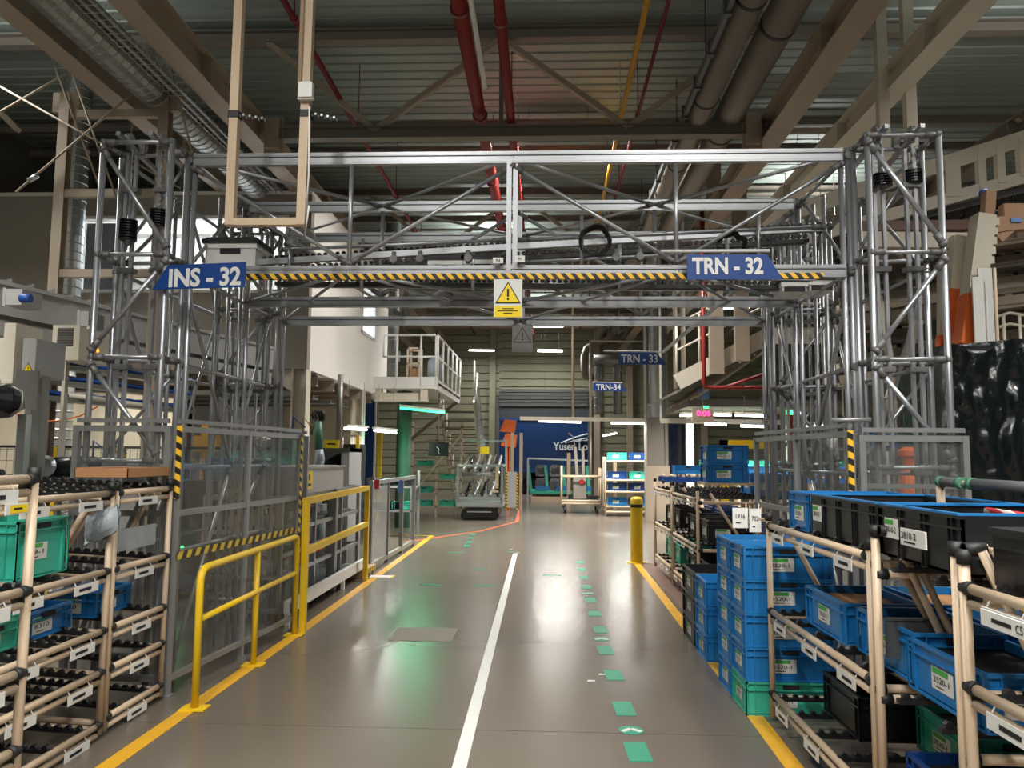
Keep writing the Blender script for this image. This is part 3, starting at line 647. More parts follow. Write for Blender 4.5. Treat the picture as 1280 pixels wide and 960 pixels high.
b = MB(); b.path([(xr+.035, Y-.03, z-.05+.0), (xr+.045, Y-.03, z-.5), (xr+.03, Y-.03, z-.9), (xr+.05, Y-.02, zb+.1)], .006); b.build('cable', 'paper', t)

for (x0, x1, y0, y1, tx) in ((616, 629, 322, 329, 'N'), (644, 656, 319.5, 327.5, 'kg')):
    b = MB(); a = P(x0, y1, Y=5.42); c = P(x1, y0, Y=5.42); b.box((a.x, 5.42, a.z), (c.x, 5.425, c.z)); b.text(tx, ((a.x+c.x)/2, 5.418, (a.z+c.z)/2), (1, 0, 0), (0, 0, 1), (c.x-a.x)*.35, (c.z-a.z)*.5, 1, .02); b.build('load_plate', ['paper', 'ink'], g)
# ------------------------------------------------------------ totes
_tot = {}
def tote_geo(t, col, sx, sy, h, txt, fill):
    b = MB(); w = .006; X, Y = sx/2, sy/2
    i = .012
    b.box((-X+i, -Y+i, .0), (X-i, Y-i, .012))
    for s in (-1, 1):
        b.box((s*(X-i), -Y+i, 0), (s*(X-i-w), Y-i, h)); b.box((-X+i, s*(Y-i), 0), (X-i, s*(Y-i-w), h))
        for z0, z1 in ((h-.014, h), (h-.055, h-.047), (.0, .008)):
            b.box((s*X, -Y, z0), (s*(X-i), Y, z1)); b.box((-X, s*Y, z0), (X, s*(Y-i), z1))
        for k in (-1, 1):
            for d in (.0, .055): b.box((s*X, k*(Y-d)-(0 if d == 0 else k*.004), .0), (s*(X-i), k*(Y-d-.005), h)); b.box((k*(X-d), s*Y, .0), (k*(X-d-.005), s*(Y-i), h))
    b.build('shell', col, t, local=True)
    b = MB()
    for s in (-1, 1): b.box((-.05, s*(Y-.001), h-.043), (.05, s*(Y-i-.001), h-.02))
    b.build('grip_slot', 'ink', t, local=True)
    if fill:
        b = MB(); b.box((-X+.02, -Y+.02, .014), (X-.02, Y-.02, h*.8)); b.build('contents', fill, t, local=True)
    if txt:
        for face in (0, 1):
            b = MB(); lw, lh = .105, .07; z = h*.45
            if face == 0: c = Vector((-.02, -Y+i-.002, z)); x = Vector((1, 0, 0)); n = Vector((0, -1, 0))
            else: c = Vector((-X+i-.002, .0, z)); x = Vector((0, -1, 0)); n = Vector((-1, 0, 0))
            up = Vector((0, 0, 1))
            def q(x0, x1, z0, z1, o, m): b.add([c+x*x0+up*z0+n*o, c+x*x1+up*z0+n*o, c+x*x1+up*z1+n*o, c+x*x0+up*z1+n*o], [(0, 1, 2, 3)], m)
            q(-lw, lw*.55, -lh*.6, lh*.6, .001, 0); q(-lw*.95, lw*.2, lh*.25, lh*.55, .002, 1)
            b.text(txt, c+x*(-lw*.28)+up*(-lh*.05)+n*.0025, x, up, lw*1.1, lh*.33, 2, .01)
            q(-lw*.7, -lw*.1, -lh*.45, -lh*.38, .002, 2)
            b.build('paper_label', ['paper', 'green', 'ink'], t, local=True)
def tote(col, sx, sy, h, x, y, z, label, group=None, txt='3520-1', rz=0, fill=None, name='plastic_tote'):
    k = (col, sx, sy, h, txt, fill)
    if k not in _tot:
        t = thing(name, label, 'tote', (x, y, z), rz, group); tote_geo(t, col, sx, sy, h, txt, fill); _tot[k] = t
        return t
    return dup(_tot[k], (x, y, z), rz, label, group)
# ------------------------------------------------------------ lean tube racks
TR = .018
def rack(label, x0, x1, y0, y1, levels, top, side=1, ends=(1, 1), post2=(0, 0), tracks=3, plates=True, topx=0, group='beige tube flow racks', slope=0, fine=True, mesh='cream', braces=True, norail=False):
    """side=1: the aisle face is x0; side=-1: the aisle face is x1"""
    xa, xb = (x0, x1) if side == 1 else (x1, x0)
    t = thing('flow_rack', label, 'rack', ((x0+x1)/2, (y0+y1)/2, 0), 0, group)
    n = 12 if fine else 6
    def piece(name, p, q, r=TR, j0=1, j1=1):
        p = Vector(p); q = Vector(q); d = (q-p).normalized(); b = MB(); b.tube(p, q, r, 0, n)
        if j0: b.tube(p-d*.005, p+d*.045, r*1.3, 1, n)
        if j1: b.tube(q-d*.045, q+d*.005, r*1.3, 1, n)
        return b.build(name, [mesh, 'rubber'], t)
    for x, tp in ((xa, top), (xb, top+topx)):
        for y, tw in ((y0, post2[0]), (y1, post2[1])):
            piece('post', (x, y, .03), (x, y, tp), j0=0)
            if tw: piece('post', (x+side*.0, y+(TR*2.1)*(-1 if tw < 0 else 1), .03), (x, y+(TR*2.1)*(-1 if tw < 0 else 1), tp-.03), j0=0)
    for z in levels:
        b_ = z+slope
        if not norail: piece('rail', (xa, y0, z), (xa, y1, z))
        piece('rail', (xb, y0, b_), (xb, y1, b_))
        if fine and not norail: piece('rail', (xa, y0+.03, z-.05), (xa, y1-.03, z-.05), r=TR*.8, j0=0, j1=0)
        for y, e in ((y0, ends[0]), (y1, ends[1])):
            if e: piece('rail', (xa, y, z-.03), (xb, y, b_-.03))
        for i in range(tracks):
            y = y0+(y1-y0)*(i+.5)/tracks
            b = MB(); L = abs(xb-xa); d = Vector((xb-xa, 0, slope)).normalized()
            p = Vector((xa, y, z+.01)); q = Vector((xb, y, b_+.01)); b.bar(p, q, .035, .018)
            if fine:
                m = int(L/.06)
                for k in range(m): b.lathe([(.017, -.012), (.017, .012)], p+(q-p)*((k+.5)/m)+Vector((0, 0, .014)), (0, 1, 0), 0, 7)
            b.build('roller_track', 'black', t)
        if plates and not norail:
            m = max(1, int((y1-y0)/.4))
            for i in range(m):
                yc = y0+(y1-y0)*(i+.5)/m; s = -side
                b = MB(); b.box((xa+s*.022, yc-.11, z-.085), (xa+s*.026, yc+.11, z-.035)); b.box((xa+s*.0265, yc-.07, z-.068), (xa+s*.0275, yc+.04, z-.052), 1)
                for e in (-.09, .09): b.tube((xa+s*.022, yc+e, z-.04), (xa, yc+e, z+.0), .003, 0, 4)
                b.build('shelf_label', ['paper', 'ink'], t)
    if braces:
        for y in (y0, y1):
            piece('brace', (xa+(xb-xa)*.08, y+.03, top-.03), (xa+(xb-xa)*.42, y+.03, top-.75), r=TR*.9)
    return t
# right hand racks
RX = 1.4
rack('beige tube flow rack at lower right beside the tall blue tote stack', RX, 2.5, 3.46, 4.98, [.17, .665, 1.185], 1.26, post2=(0, 0), tracks=5, slope=-.0)
rack('beige tube flow rack at right edge with black corner joints, nearer than the tote rack', RX, 2.5, 2.75, 3.40, [.17, .64, 1.15], 1.32, post2=(0, 0), tracks=2, norail=True, braces=False)
rack('nearest beige tube rack cut off by the right edge of the photo', RX, 2.4, 1.7, 2.70, [.5, .86, 1.18], 1.3, tracks=3, group='beige tube flow racks')
R2_ = [o for o in COL.objects if o.get('label', '').startswith('beige tube flow rack at right edge')][0]
for y in (3.36, 2.70):
    b = MB(); b.tube((1.4, y, 1.305), (2.0, y, 1.305), TR, 0, 12); b.tube((1.4, y, 1.305), (1.47, y, 1.305), TR*1.3, 1, 12); b.build('rail', ['cream', 'rubber'], R2_)
    for dx in (0, .045): b = MB(); b.tube((1.45+dx, y-.02, 1.3), (1.79+dx, y-.02, .5), TR*.85, 0, 10); b.build('brace', 'cream', R2_)
t = thing('padded_bar', 'grey foam padded bar with green collars over the black totes at right', 'bar', P(1180, 605, Y=3.9))
p, q = P(1175, 602, Y=3.6), P(1300, 611, Y=2.9)
b = MB(); b.tube(p, q, .012); b.build('bar', 'cream', t)
d = (q-p); b = MB(); b.tube(p+d*.02, p+d*.26, .022); b.tube(p+d*.36, q, .024); b.build('foam_sleeve', 'dgrey', t)
b = MB(); b.tube(p, p+d*.04, .026); b.build('collar', 'pgreen', t)
for f0, f1 in ((.22, .28), (.35, .4)): b = MB(); b.tube(p+d*f0, p+d*f1, .026); b.build('collar', 'pgreen', t)
b = MB(); b.tube(p, (p.x, p.y, 1.2), TR); b.build('post', 'cream', t)
# top level: one blue tote then long black totes
tote('blue', .58, .36, .215, 1.73, 4.52, 1.2, 'blue tote at the far end of the top rack shelf at right', 'totes on the top right shelf')
def lbox(y0, y1, z, label, txt, x0=1.44, x1=2.04, h=.21, text2=None):
    t = thing('plastic_tote', label, 'tote', ((x0+x1)/2, (y0+y1)/2, z), 0, 'totes on the top right shelf')
    b = MB(); w = .01
    b.box((x0, y0, z), (x1, y1, z+.01)); b.box((x0, y0, z), (x0+w, y1, z+h)); b.box((x1-w, y0, z), (x1, y1, z+h)); b.box((x0, y0, z), (x1, y0+w, z+h)); b.box((x0, y1-w, z), (x1, y1, z+h))
    b.box((x0-.012, y0-.012, z+h-.012), (x0+w, y1, z+h)); b.box((x0-.012, y0, z+h-.05), (x0, y1, z+h-.042))
    y = y0+.05
    while y < y1: b.box((x0-.01, y, z), (x0, y+.005, z+h)); b.box((x0-.01, y+.03, z), (x0, y+.035, z+h)); y += .2
    b.build('shell', 'black', t)
    b = MB(); b.box((x0-.014, y0, z+h), (x0+.01, y1, z+h+.008)); b.box((x1-.01, y0, z+h), (x1+.014, y1, z+h+.008)); b.box((x0+.01, y0, z+h), (x1-.01, y0+.02, z+h+.008)); b.box((x0+.01, y1-.02, z+h), (x1-.01, y1, z+h+.008)); b.build('rim', 'blue', t)
    b = MB(); yc = y1-.12; b.box((x0-.016, yc-.06, z+.08), (x0-.012, yc+.06, z+.16)); b.box((x0-.017, yc-.02, z+.135), (x0-.016, yc+.055, z+.155), 1); b.text(txt, (x0-.0175, yc, z+.115), (0, -1, 0), (0, 0, 1), .09, .025, 2, .01); b.build('paper_label', ['paper', 'green', 'ink'], t)
    b = MB(); b.box((x0+.03, y0+.03, z+.012), (x1-.03, y1-.03, z+h-.03)); b.build('contents', 'rubber', t)
    return t
lbox(3.45, 4.3, 1.2, 'black tote beside the blue tote on the top right shelf', '3810-2')
lbox(2.78, 3.42, 1.2, 'black tote in the middle of the top right shelf above the 3810-2 tag', '3810-2')
t = thing('plastic_tote', 'tall black tote at the right edge in front of the top rail', 'tote', (1.75, 2.35, 1.19), 0, 'totes on the top right shelf')
b = MB(); tb0 = XP(1236, 2.64, 700); b.box((tb0+.01, 2.3, 1.2), (2.1, 2.63, 1.37)); b.box((tb0, 2.29, 1.36), (2.11, 2.64, 1.385)); b.box((tb0, 2.29, 1.32), (2.11, 2.64, 1.33)); b.build('shell', 'black', t)
b = MB()
c = P(1142, 673, X=1.38)
b.box((1.376, c.y-.1, c.z-.032), (1.381, c.y+.1, c.z+.032)); b.text('3810-2', (1.374, c.y+.03, c.z+.006), (0, -1, 0), (0, 0, 1), .12, .026, 1, .01); b.box((1.3745, c.y-.02, c.z-.022), (1.376, c.y+.07, c.z-.016), 1)
tag(b.build('paper_tag', ['paper', 'ink']), 'white paper tag reading 3810-2 on the black totes', 'tag')
c = P(1266, 786, X=1.36)
b = MB(); b.box((1.356, c.y-.1, c.z-.02), (1.361, c.y+.16, c.z+.028)); b.text('C5', (1.354, c.y-.04, c.z+.004), (0, -1, 0), (0, 0, 1), .035, .026, 1, .01); b.box((1.3545, c.y+.0, c.z-.002), (1.356, c.y+.1, c.z+.01), 1)
tag(b.build('paper_tag', ['paper', 'ink']), 'grey paper tag reading C5 under a tube at the right edge', 'tag')
# mid level
G2 = 'totes on the middle right shelf'
tote('blue', .38, .57, .2, 1.65, 4.22, .7, 'blue tote on the middle right shelf, nearest the tall tote stack', G2, fill='card')
tote('blue', .38, .57, .2, 1.68, 3.58, .7, 'blue tote on the middle right shelf behind the beige double post', G2, fill='rubber')
tote('blue', .38, .57, .2, 2.1, 3.58, .7, 'blue tote on the middle right shelf, far inside beside the corner tote', G2, fill='rubber')
tote('blue', .38, .57, .2, 2.08, 4.22, .7, 'blue tote deep inside the middle right shelf', G2, fill='card')
tote('blue', .38, .57, .2, 1.68, 3.06, .68, 'blue tote on the middle right shelf at the right edge, lower down', G2, fill='rubber')
tote('blue', .38, .57, .2, 2.1, 3.06, .68, 'blue tote on the middle right shelf behind the brace tubes', G2, fill='rubber')
G3 = 'totes on the bottom right shelf'
tote('dblue', .38, .5, .21, 1.66, 3.1, .21, 'dark blue tote on the bottom right shelf with slanted white label', G3, fill='rubber')
tote('dblue', .38, .5, .21, 2.1, 3.1, .21, 'dark blue tote on the bottom right shelf, hidden behind the nearest one', G3, fill='rubber')
tote('teal', .38, .5, .21, 2.0, 3.75, .21, 'dark teal tote on the bottom right shelf behind the beige post', G3, fill='rubber')
tote('black', .38, .5, .21, 1.75, 4.3, .21, 'black tote on the bottom right shelf near the teal tote', G3, txt=None)
t = thing('shelf_divider', 'grey plate hung between totes on the middle right shelf', 'plate', (1.9, 3.43, .9)); b = MB(); b.box((1.44, 3.425, .77), (1.78, 3.432, .93)); b.box((1.44, 3.42, .925), (1.78, 3.44, .935)); b.build('plate', 'dgrey', t)
# tote stacks on the aisle edge
names = ORD
for col, (y, nm) in enumerate(((5.27, 'near'), (5.67, 'far'))):
    for i in range(5):
        c_ = 'teal' if (i == 0 and col == 0) else 'blue'
        tote(c_, .56, .385, .207, 1.545, y, i*.209+.0005, ('%s tote, %s in the %s column of the tall blue tote stack' % ('pale teal' if c_ == 'teal' else 'blue', names[i], nm)), 'tall blue tote stack', fill='bag' if i == 4 else None)
for i in range(3):
    tote('blue', .45, .42, .207, 1.5, 6.56, i*.209+.0005, 'blue tote, %s in the short stack behind the tall stack' % ['lowest', 'middle', 'topmost'][i], 'short blue tote stack')
    tote('black', .45, .6, .207, 1.5, 7.09, i*.209+.0005, 'black tote, %s in the black stack at the yellow line' % ['lowest', 'middle', 'topmost'][i], 'short black tote stack', txt='3810-2')
# paper stands by the stack
for i, (x0, x1, y0, y1, s, lab) in enumerate([(916, 935, 635, 660, '1916', 'paper card reading 1916 in a clear holder beside the tote stack'), (937, 951, 636, 665, '702', 'second paper card right of the card reading 1916')]):
    a = P(x0, y1, Y=5.05-.03*i); c = P(x1, y0, Y=5.05-.03*i); t = thing('card_holder', lab, 'card', a, 0, 'paper cards by the stack')
    b = MB(); b.box((a.x, a.y, a.z), (c.x, a.y+.004, c.z)); m = (a.x+c.x)/2; zz = a.z+(c.z-a.z)*.58
    b.text(s, (m, a.y-.002, zz), (1, 0, 0), (0, 0, 1), (c.x-a.x)*.6, .03, 1, .01); b.box((a.x+.02, a.y-.002, a.z+.03), (m, a.y-.001, a.z+.037), 1); b.build('paper', ['paper', 'ink'], t)
    b = MB(); b.tube((c.x-.01, a.y+.01, a.z-.02), (c.x-.01, a.y+.01, c.z+.03), .004); b.bar((c.x-.01, a.y+.012, (a.z+c.z)/2), (1.4, 4.99, (a.z+c.z)/2), .008, .008); b.build('clip', 'cream', t)
# further right rack with totes
rack('beige tube flow rack behind the yellow bollard, near half', 1.62, 3.0, 8.4, 10.0, [.2, .66, 1.16], 1.3, tracks=4, post2=(0, 1))
rack('beige tube flow rack behind the yellow bollard, far half', 1.62, 3.0, 10.1, 11.6, [.2, .66, 1.16], 1.3, tracks=4)
tote('blue', .46, .4, .21, 2.06, 9.1, 1.33, 'blue tote on top of the far right rack, lower of the two', 'blue totes on the rack top')
tote('blue', .46, .4, .21, 2.07, 9.11, 1.541, 'blue tote on top of the far right rack, upper of the two', 'blue totes on the rack top')
b = MB(); b.box((1.8, 8.9, 1.3), (2.35, 9.35, 1.328)); tag(b.build('shelf_board', 'cream'), 'small board under the two blue totes on the rack top', 'board')
k = 0
for lvl, z in enumerate((.235, .695, 1.19)):
    for yy in (8.75, 9.45, 10.5, 11.2):
        if lvl == 2 and yy > 10: continue
        for xx, cc in ((1.95, ('black', 'black', 'teal')[lvl]), (2.5, ('dblue', 'dblue', 'blue')[lvl])):
            if lvl == 2 and xx < 2: continue
            if lvl == 2 and xx > 2: xx += .1
            if yy > 10 and xx < 2 and lvl == 0: cc = 'teal'
            tote(cc, .4, .5, .24, xx, yy, z, '%s tote on the %s shelf of the far right rack, %s row, %s pair' % ({'dblue': 'dark blue', 'blue': 'blue', 'teal': 'teal', 'black': 'black'}[cc], ('bottom', 'middle', 'top')[lvl], 'aisle' if xx < 2 else 'inner', {8.75: 'nearest', 9.45: 'second', 10.5: 'third', 11.2: 'farthest'}[yy]), 'totes on the far right rack'); k += 1
t = thing('safety_bollard', 'yellow bollard with black band at the end of the right floor line', 'bollard', (1.41, 12.15, 0))
b = MB(); b.lathe([(.095, 0), (.095, .95), (.09, .975), (.07, .995), (.03, 1.005)], (1.41, 12.15, 0), (0, 0, 1), 0, 24); b.build('post', 'yellow', t)
b = MB(); b.lathe([(.097, 0), (.097, .05)], (1.41, 12.15, .84), (0, 0, 1), 0, 24); b.build('band', 'rubber', t)
b = MB(); b.lathe([(.15, 0), (.15, .012)], (1.41, 12.15, 0), (0, 0, 1), 0, 24); b.build('base_plate', 'yellow', t)
# ------------------------------------------------------------ left foreground racks
LX = -2.5
rack('beige tube flow rack at lower left, long bay with grey shelf labels', -3.7, LX, 3.0, 4.42, [.08, .37, .6, .93, 1.37], 1.43, side=-1, tracks=5, post2=(0, 0), slope=.06)
rack('short beige tube rack bay at left just before the clear guard fence', -3.7, LX, 4.47, 5.12, [.1, .37, .6, .93, 1.37], 1.43, side=-1, tracks=2, post2=(0, 0), slope=.06)
rack('nearest beige tube rack cut off by the left edge of the photo', -3.0, -1.96, 2.0, 2.92, [.5, .78, 1.08, 1.5], 1.54, side=-1, tracks=3, braces=False)
G = 'totes on the left racks'
tote('teal', .42, .36, .29, -2.76, 3.96, .97, 'large teal tote at the left edge behind the nearest beige post', G, txt='49-1', rz=math.pi/2)
tote('teal', .4, .3, .145, -2.8, 3.75, .63, 'low teal tote on the middle left shelf, with number label', G, txt='R210', rz=math.pi/2)
tote('blue', .4, .3, .145, -2.8, 4.15, .63, 'low blue tote on the middle left shelf, beside the teal one', G, txt='R310', rz=math.pi/2)
tote('blue', .4, .3, .145, -2.8, 4.78, .63, 'low blue tote in the short left rack bay', G, txt='R310', rz=math.pi/2)
tote('teal', .4, .3, .145, -2.8, 3.35, .63, 'low teal tote on the middle left shelf at the photo edge', G, txt='R210', rz=math.pi/2)
t = thing('cardboard_tray', 'shallow brown cardboard tray lying on top of the left rack', 'box', (-3.2, 4.55, 1.45))
c0 = P(122, 612, Z=1.455); b = MB(); x0, x1, y0, y1 = -2.84, -2.51, 4.6, 5.12; z = 1.452
b.box((x0, y0, z), (x1, y1, z+.004)); b.box((x0, y0, z), (x0+.005, y1, z+.06)); b.box((x1-.005, y0, z), (x1, y1, z+.06)); b.box((x0, y0, z), (x1, y0+.005, z+.06)); b.box((x0, y1-.005, z), (x1, y1, z+.06)); b.build('tray', 'card', t)
b = MB(); b.prism([(0, 0), (.15, .0), (.14, .48), (0, .5)], (x0+.01, y0+.01, z+.058), (1, 0, 0), (0, 1, 0), (0, 0, .004)); b.prism([(.19, 0), (.32, .0), (.32, .48), (.18, .48)], (x0, y0+.02, z+.055), (1, 0, 0), (0, 1, 0), (0, 0, .004)); b.build('flap', 'card', t)
def crumple(name, label, cat, c, sx, sz, m, seed, yd=.05):
    rnd = random.Random(seed); b = MB(); n = 7; v = []
    for s in (0, 1):
        for i in range(n):
            for j in range(n):
                a, e = i/(n-1)-.5, j/(n-1)-.5; bl = (1-4*a*a)*(1-4*e*e)
                v.append(Vector((c[0]+a*sx*(1-.25*abs(e))+rnd.uniform(-.01, .01), c[1]+(s-.5)*2*yd*bl+rnd.uniform(-.012, .012), c[2]+e*sz+a*sx*.35+rnd.uniform(-.008, .008))))
    f = []
    for s in (0, 1):
        for i in range(n-1):
            for j in range(n-1):
                q = [s*n*n+i*n+j, s*n*n+(i+1)*n+j, s*n*n+(i+1)*n+j+1, s*n*n+i*n+j+1]; f.append(q if s == 0 else q[::-1])
    b.add(v, f, 0, True); tag(b.build(name, m), label, cat)
c = P(141, 655, Y=4.42); crumple('plastic_bag', 'crumpled grey plastic bag tied to the left rack post', 'bag', (c.x-.03, 4.36, c.z), .2, .16, 'bag', 3)
t = thing('shelf_plate', 'blue grey plastic plate between posts of the short left rack bay', 'plate', (LX, 4.8, 1.1)); b = MB(); b.box((LX-.03, 4.55, 1.02), (LX-.02, 5.0, 1.15)); b.build('plate', 'bag', t)
t = thing('shelf_tag', 'small yellow and white tag on the nearest left rack', 'tag', P(20, 636, X=-1.95)); c = P(20, 636, X=-1.93)
b = MB(); b.box((-1.93, c.y-.06, c.z-.02), (-1.925, c.y+.06, c.z+.02)); b.box((-1.924, c.y-.04, c.z-.015), (-1.9235, c.y+.055, c.z+.015), 1); b.box((-1.9234, c.y-.02, c.z-.003), (-1.923, c.y+.025, c.z+.004), 2); b.build('card', ['paper', 'signy', 'ink'], t)
# ------------------------------------------------------------ yellow rails on the left line
t = thing('guardrail', 'yellow tubular guardrail bolted along the left floor line', 'guardrail', (-2.21, 6, 0))
gy = [4.97, 6.0, 7.0]; gx = [-2.2, -2.215, -2.225]
b = MB(); b.path([(gx[0], gy[0], 0), (gx[0], gy[0], .8), (gx[0], gy[0]+.02, .84), (gx[0], gy[0]+.06, .865), (gx[0], gy[0]+.1, .87), (gx[2], gy[2]-.08, .87), (gx[2], gy[2]-.02, .86), (gx[2], gy[2], .82), (gx[2], gy[2], 0)], .024, 0, 14); b.build('top_rail', 'yellow', t)
b = MB(); b.tube((gx[0], gy[0], .55), (gx[2], gy[2], .55), .02, 0, 14); b.build('mid_rail', 'yellow', t)
b = MB(); b.tube((gx[1], gy[1], 0), (gx[1], gy[1], .87), .022, 0, 14); b.build('post', 'yellow', t)
for x, y in zip(gx, gy):
    b = MB(); b.box((x-.08, y-.06, 0.003), (x+.08, y+.06, .012))
    for a in (-.06, .06): b.lathe([(.012, 0), (.012, .008)], (x+a, y, .012), (0, 0, 1), 0, 6)
    b.build('base_plate', 'yellow', t)
t = thing('yellow_barrier', 'taller yellow square tube frame in front of the conveyor machine', 'barrier', (-2.24, 8.5, 0))
p0, p1 = (-2.19, 7.12), (-2.31, 10.1)
for p in (p0, p1): b = MB(); b.box((p[0]-.028, p[1]-.028, 0), (p[0]+.028, p[1]+.028, 1.21)); b.build('post', 'yellow', t)
for z, nm in ((1.18, 'top_rail'), (.72, 'mid_rail')): b = MB(); b.bar((*p0, z), (*p1, z), .05, .06); b.build(nm, 'yellow', t)
# clear fence beyond
t = thing('clear_fence', 'grey framed fence with clear sheets left of the aisle beyond the yellow frame', 'fence', (-2.4, 12.4, 0))
pts = lerp((-2.42, 10.8), (-2.36, 14.0), 3)
for p in pts: b = MB(); b.box((p[0]-.03, p[1]-.03, 0), (p[0]+.03, p[1]+.03, 1.25)); b.build('post', 'alud', t)
for z in (.08, 1.22): b = MB(); b.bar((*pts[0], z), (*pts[-1], z), .05, .06); b.build('rail', 'alud', t)
b = MB(); b.bar((-2.41, 10.85, .62), (-2.39, 11.8, .62), .008, 1.1); b.build('plastic_film', 'film', t)
for (x0, x1, y0, y1, m, nm, lab) in [(467, 475, 597, 613, 'redt', 'hanging_tag', 'red and white tag hanging on the clear fence'), (497, 503, 600, 616, 'pblue', 'hanging_tag', 'pale blue tag hanging on the clear fence')]:
    Y = 10.75 if m == 'redt' else 12.6; a = P(x0, y1, Y=Y); c = P(x1, y0, Y=Y); x_ = -2.33
    t = thing(nm, lab, 'tag', (x_, Y, a.z)); b = MB(); b.box((a.x, Y, a.z), (c.x, Y+.006, c.z)); b.box((a.x+.01, Y-.002, a.z+.02), (c.x-.01, Y, c.z-.03), 1); b.build('card', ['paper' if m == 'redt' else 'pblue', m], t)
t = thing('pallet_base', 'low wooden base with hazard striped edge at the foot of the clear fence', 'base', (-2.5, 10.5, 0))
b = MB(); b.box((-2.75, 10.25, .08), (-2.32, 10.75, .12)); 
for y in (10.28, 10.47, 10.66): b.box((-2.74, y, 0), (-2.33, y+.08, .08), 0)
b.build('deck', 'cream', t); b = MB(); b.box((-2.318, 10.25, .06), (-2.31, 10.75, .12)); b.build('hazard_tape', 'hazy', t)
# ------------------------------------------------------------ raised office at the left
OX, OY0, OY1, OZ0, OZ1 = -3.76, 12.0, 18.0, 2.95, 5.78
wx0, wx1 = XP(97, 12.0, 320), XP(360, 12.0, 320); wz0, wz1 = ZP(200, 366, 12.0), ZP(200, 270, 12.0)
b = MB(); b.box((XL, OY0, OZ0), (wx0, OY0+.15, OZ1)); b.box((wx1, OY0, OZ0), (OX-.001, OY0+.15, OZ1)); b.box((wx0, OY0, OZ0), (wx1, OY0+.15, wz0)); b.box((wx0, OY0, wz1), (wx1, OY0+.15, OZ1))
struct(b.build('wall_office_front', mat('office_front_shade', (150, 142, 132), .7), loc=(OX, OY0, 0)))  # darker than the side wall: shade on this face is put into its colour
s0, s1 = OY0+3.5, OY0+4.7; sz0, sz1 = 4.1, 5.15
b = MB(); b.box((OX-.15, OY0+.151, OZ0), (OX, s0, OZ1)); b.box((OX-.15, s1, OZ0), (OX, OY1, OZ1)); b.box((OX-.15, s0, OZ0), (OX, s1, sz0)); b.box((OX-.15, s0, sz1), (OX, s1, OZ1))
struct(b.build('wall_office_side', 'office', loc=(OX, OY0, 0)))
b = MB(); b.box((XL, OY0, OZ1), (OX, OY1, OZ1+.06)); b.box((XL, OY0+.16, OZ0), (OX-.16, OY1, OZ0+.1)); b.box((XL, OY1, OZ0), (OX, OY1+.15, OZ1), 1); struct(b.build('trim_office_roof', ['office', 'office'], loc=(OX, OY0, OZ1)))
def window(nm, x0, x1, y, z0, z1, n):
    b = MB(); w_ = .05
    b.box((x0, y-.02, z0), (x1, y+.12, z0+w_)); b.box((x0, y-.02, z1-w_), (x1, y+.12, z1))
    for i in range(n+1): x = x0+(x1-x0-w_)*i/n; b.box((x, y-.02, z0+w_), (x+w_, y+.12, z1-w_))
    f = struct(b.build(nm, 'white')); b = MB(); b.box((x0+w_, y+.05, z0+w_), (x1-w_, y+.06, z1-w_)); b.build('pane', 'glass', f)
window('window_1', wx0, wx1, OY0, wz0, wz1, 2)
b = MB()
b.box((OX-.1, s0, sz0), (OX+.03, s1, sz0+.05)); b.box((OX-.1, s0, sz1-.05), (OX+.03, s1, sz1)); b.box((OX-.1, s0, sz0), (OX+.03, s0+.05, sz1)); b.box((OX-.1, s1-.05, sz0), (OX+.03, s1, sz1))
f = struct(b.build('window_2', 'white')); b = MB(); b.box((OX-.07, s0, sz0), (OX-.06, s1, sz1)); b.build('pane', 'glass', f)
# office interior: lit ceiling lamp, back partition, dark curtain
ld = bpy.data.lights.new('office_light', 'AREA'); ld.shape = 'RECTANGLE'; ld.size = 4; ld.size_y = 1; ld.energy = 420; ld.color = (.93, .96, 1)
t = thing('office_lamp', 'office ceiling lamp seen through the upper left window', 'lamp', (-6.5, 14.5, 5.68)); b = MB(); b.box((-8, 14.2, 5.7), (-5, 14.8, 5.78)); b.build('housing', 'white', t)
lo = bpy.data.objects.new('office_light', ld); COL.objects.link(lo); lo.parent = t; lo.location = (0, 0, 0)
b = MB(); x0 = XP(128, 12.6, 320); b.prism([(0, 0), (.5, 0), (.75, 1.3), (-.1, 1.3)], (x0-.25, 12.5, wz0+.0), (1, 0, 0), (0, 0, 1), (0, .05, 0)); tag(b.build('office_blind', 'dgrey'), 'dark slanted blind behind the upper left office window', 'blind')
for j, (x, y) in enumerate([(OX-.12, OY0+.12), (OX-.1, OY0+3.85)]):
    t = thing('office_column', ['thick pale steel column at the near corner under the raised office', 'pale steel column under the far end of the raised office'][j], 'column', (x, y, 0), 0, 'office columns')
    b = MB(); b.ibeam((x, y, 0), (x, y, OZ0), .24, .24, .03, up=(1, 0, 0)); b.build('shaft', 'creamp', t)
    b = MB(); b.box((x-.2, y-.2, 0), (x+.2, y+.2, .03)); b.build('base_plate', 'creamp', t)
    b = MB(); b.prism([(0, 0), (0, .4), (-.5, .4)], (x-.1, y-.01, OZ0-.4), (1, 0, 0), (0, 0, 1), (0, .02, 0)); b.build('bracket', 'creamp', t)
for i, yy in enumerate((12.6, 13.6, 14.6, 15.6, 16.6)):
    b = MB(); b.ibeam((XL, yy, 2.83), (OX, yy, 2.83), .12, .2, .015); tag(b.build('floor_beam', 'beam'), 'steel beam under the office floor, %s from the front' % NTH[i], 'beam', 'beams under the office')
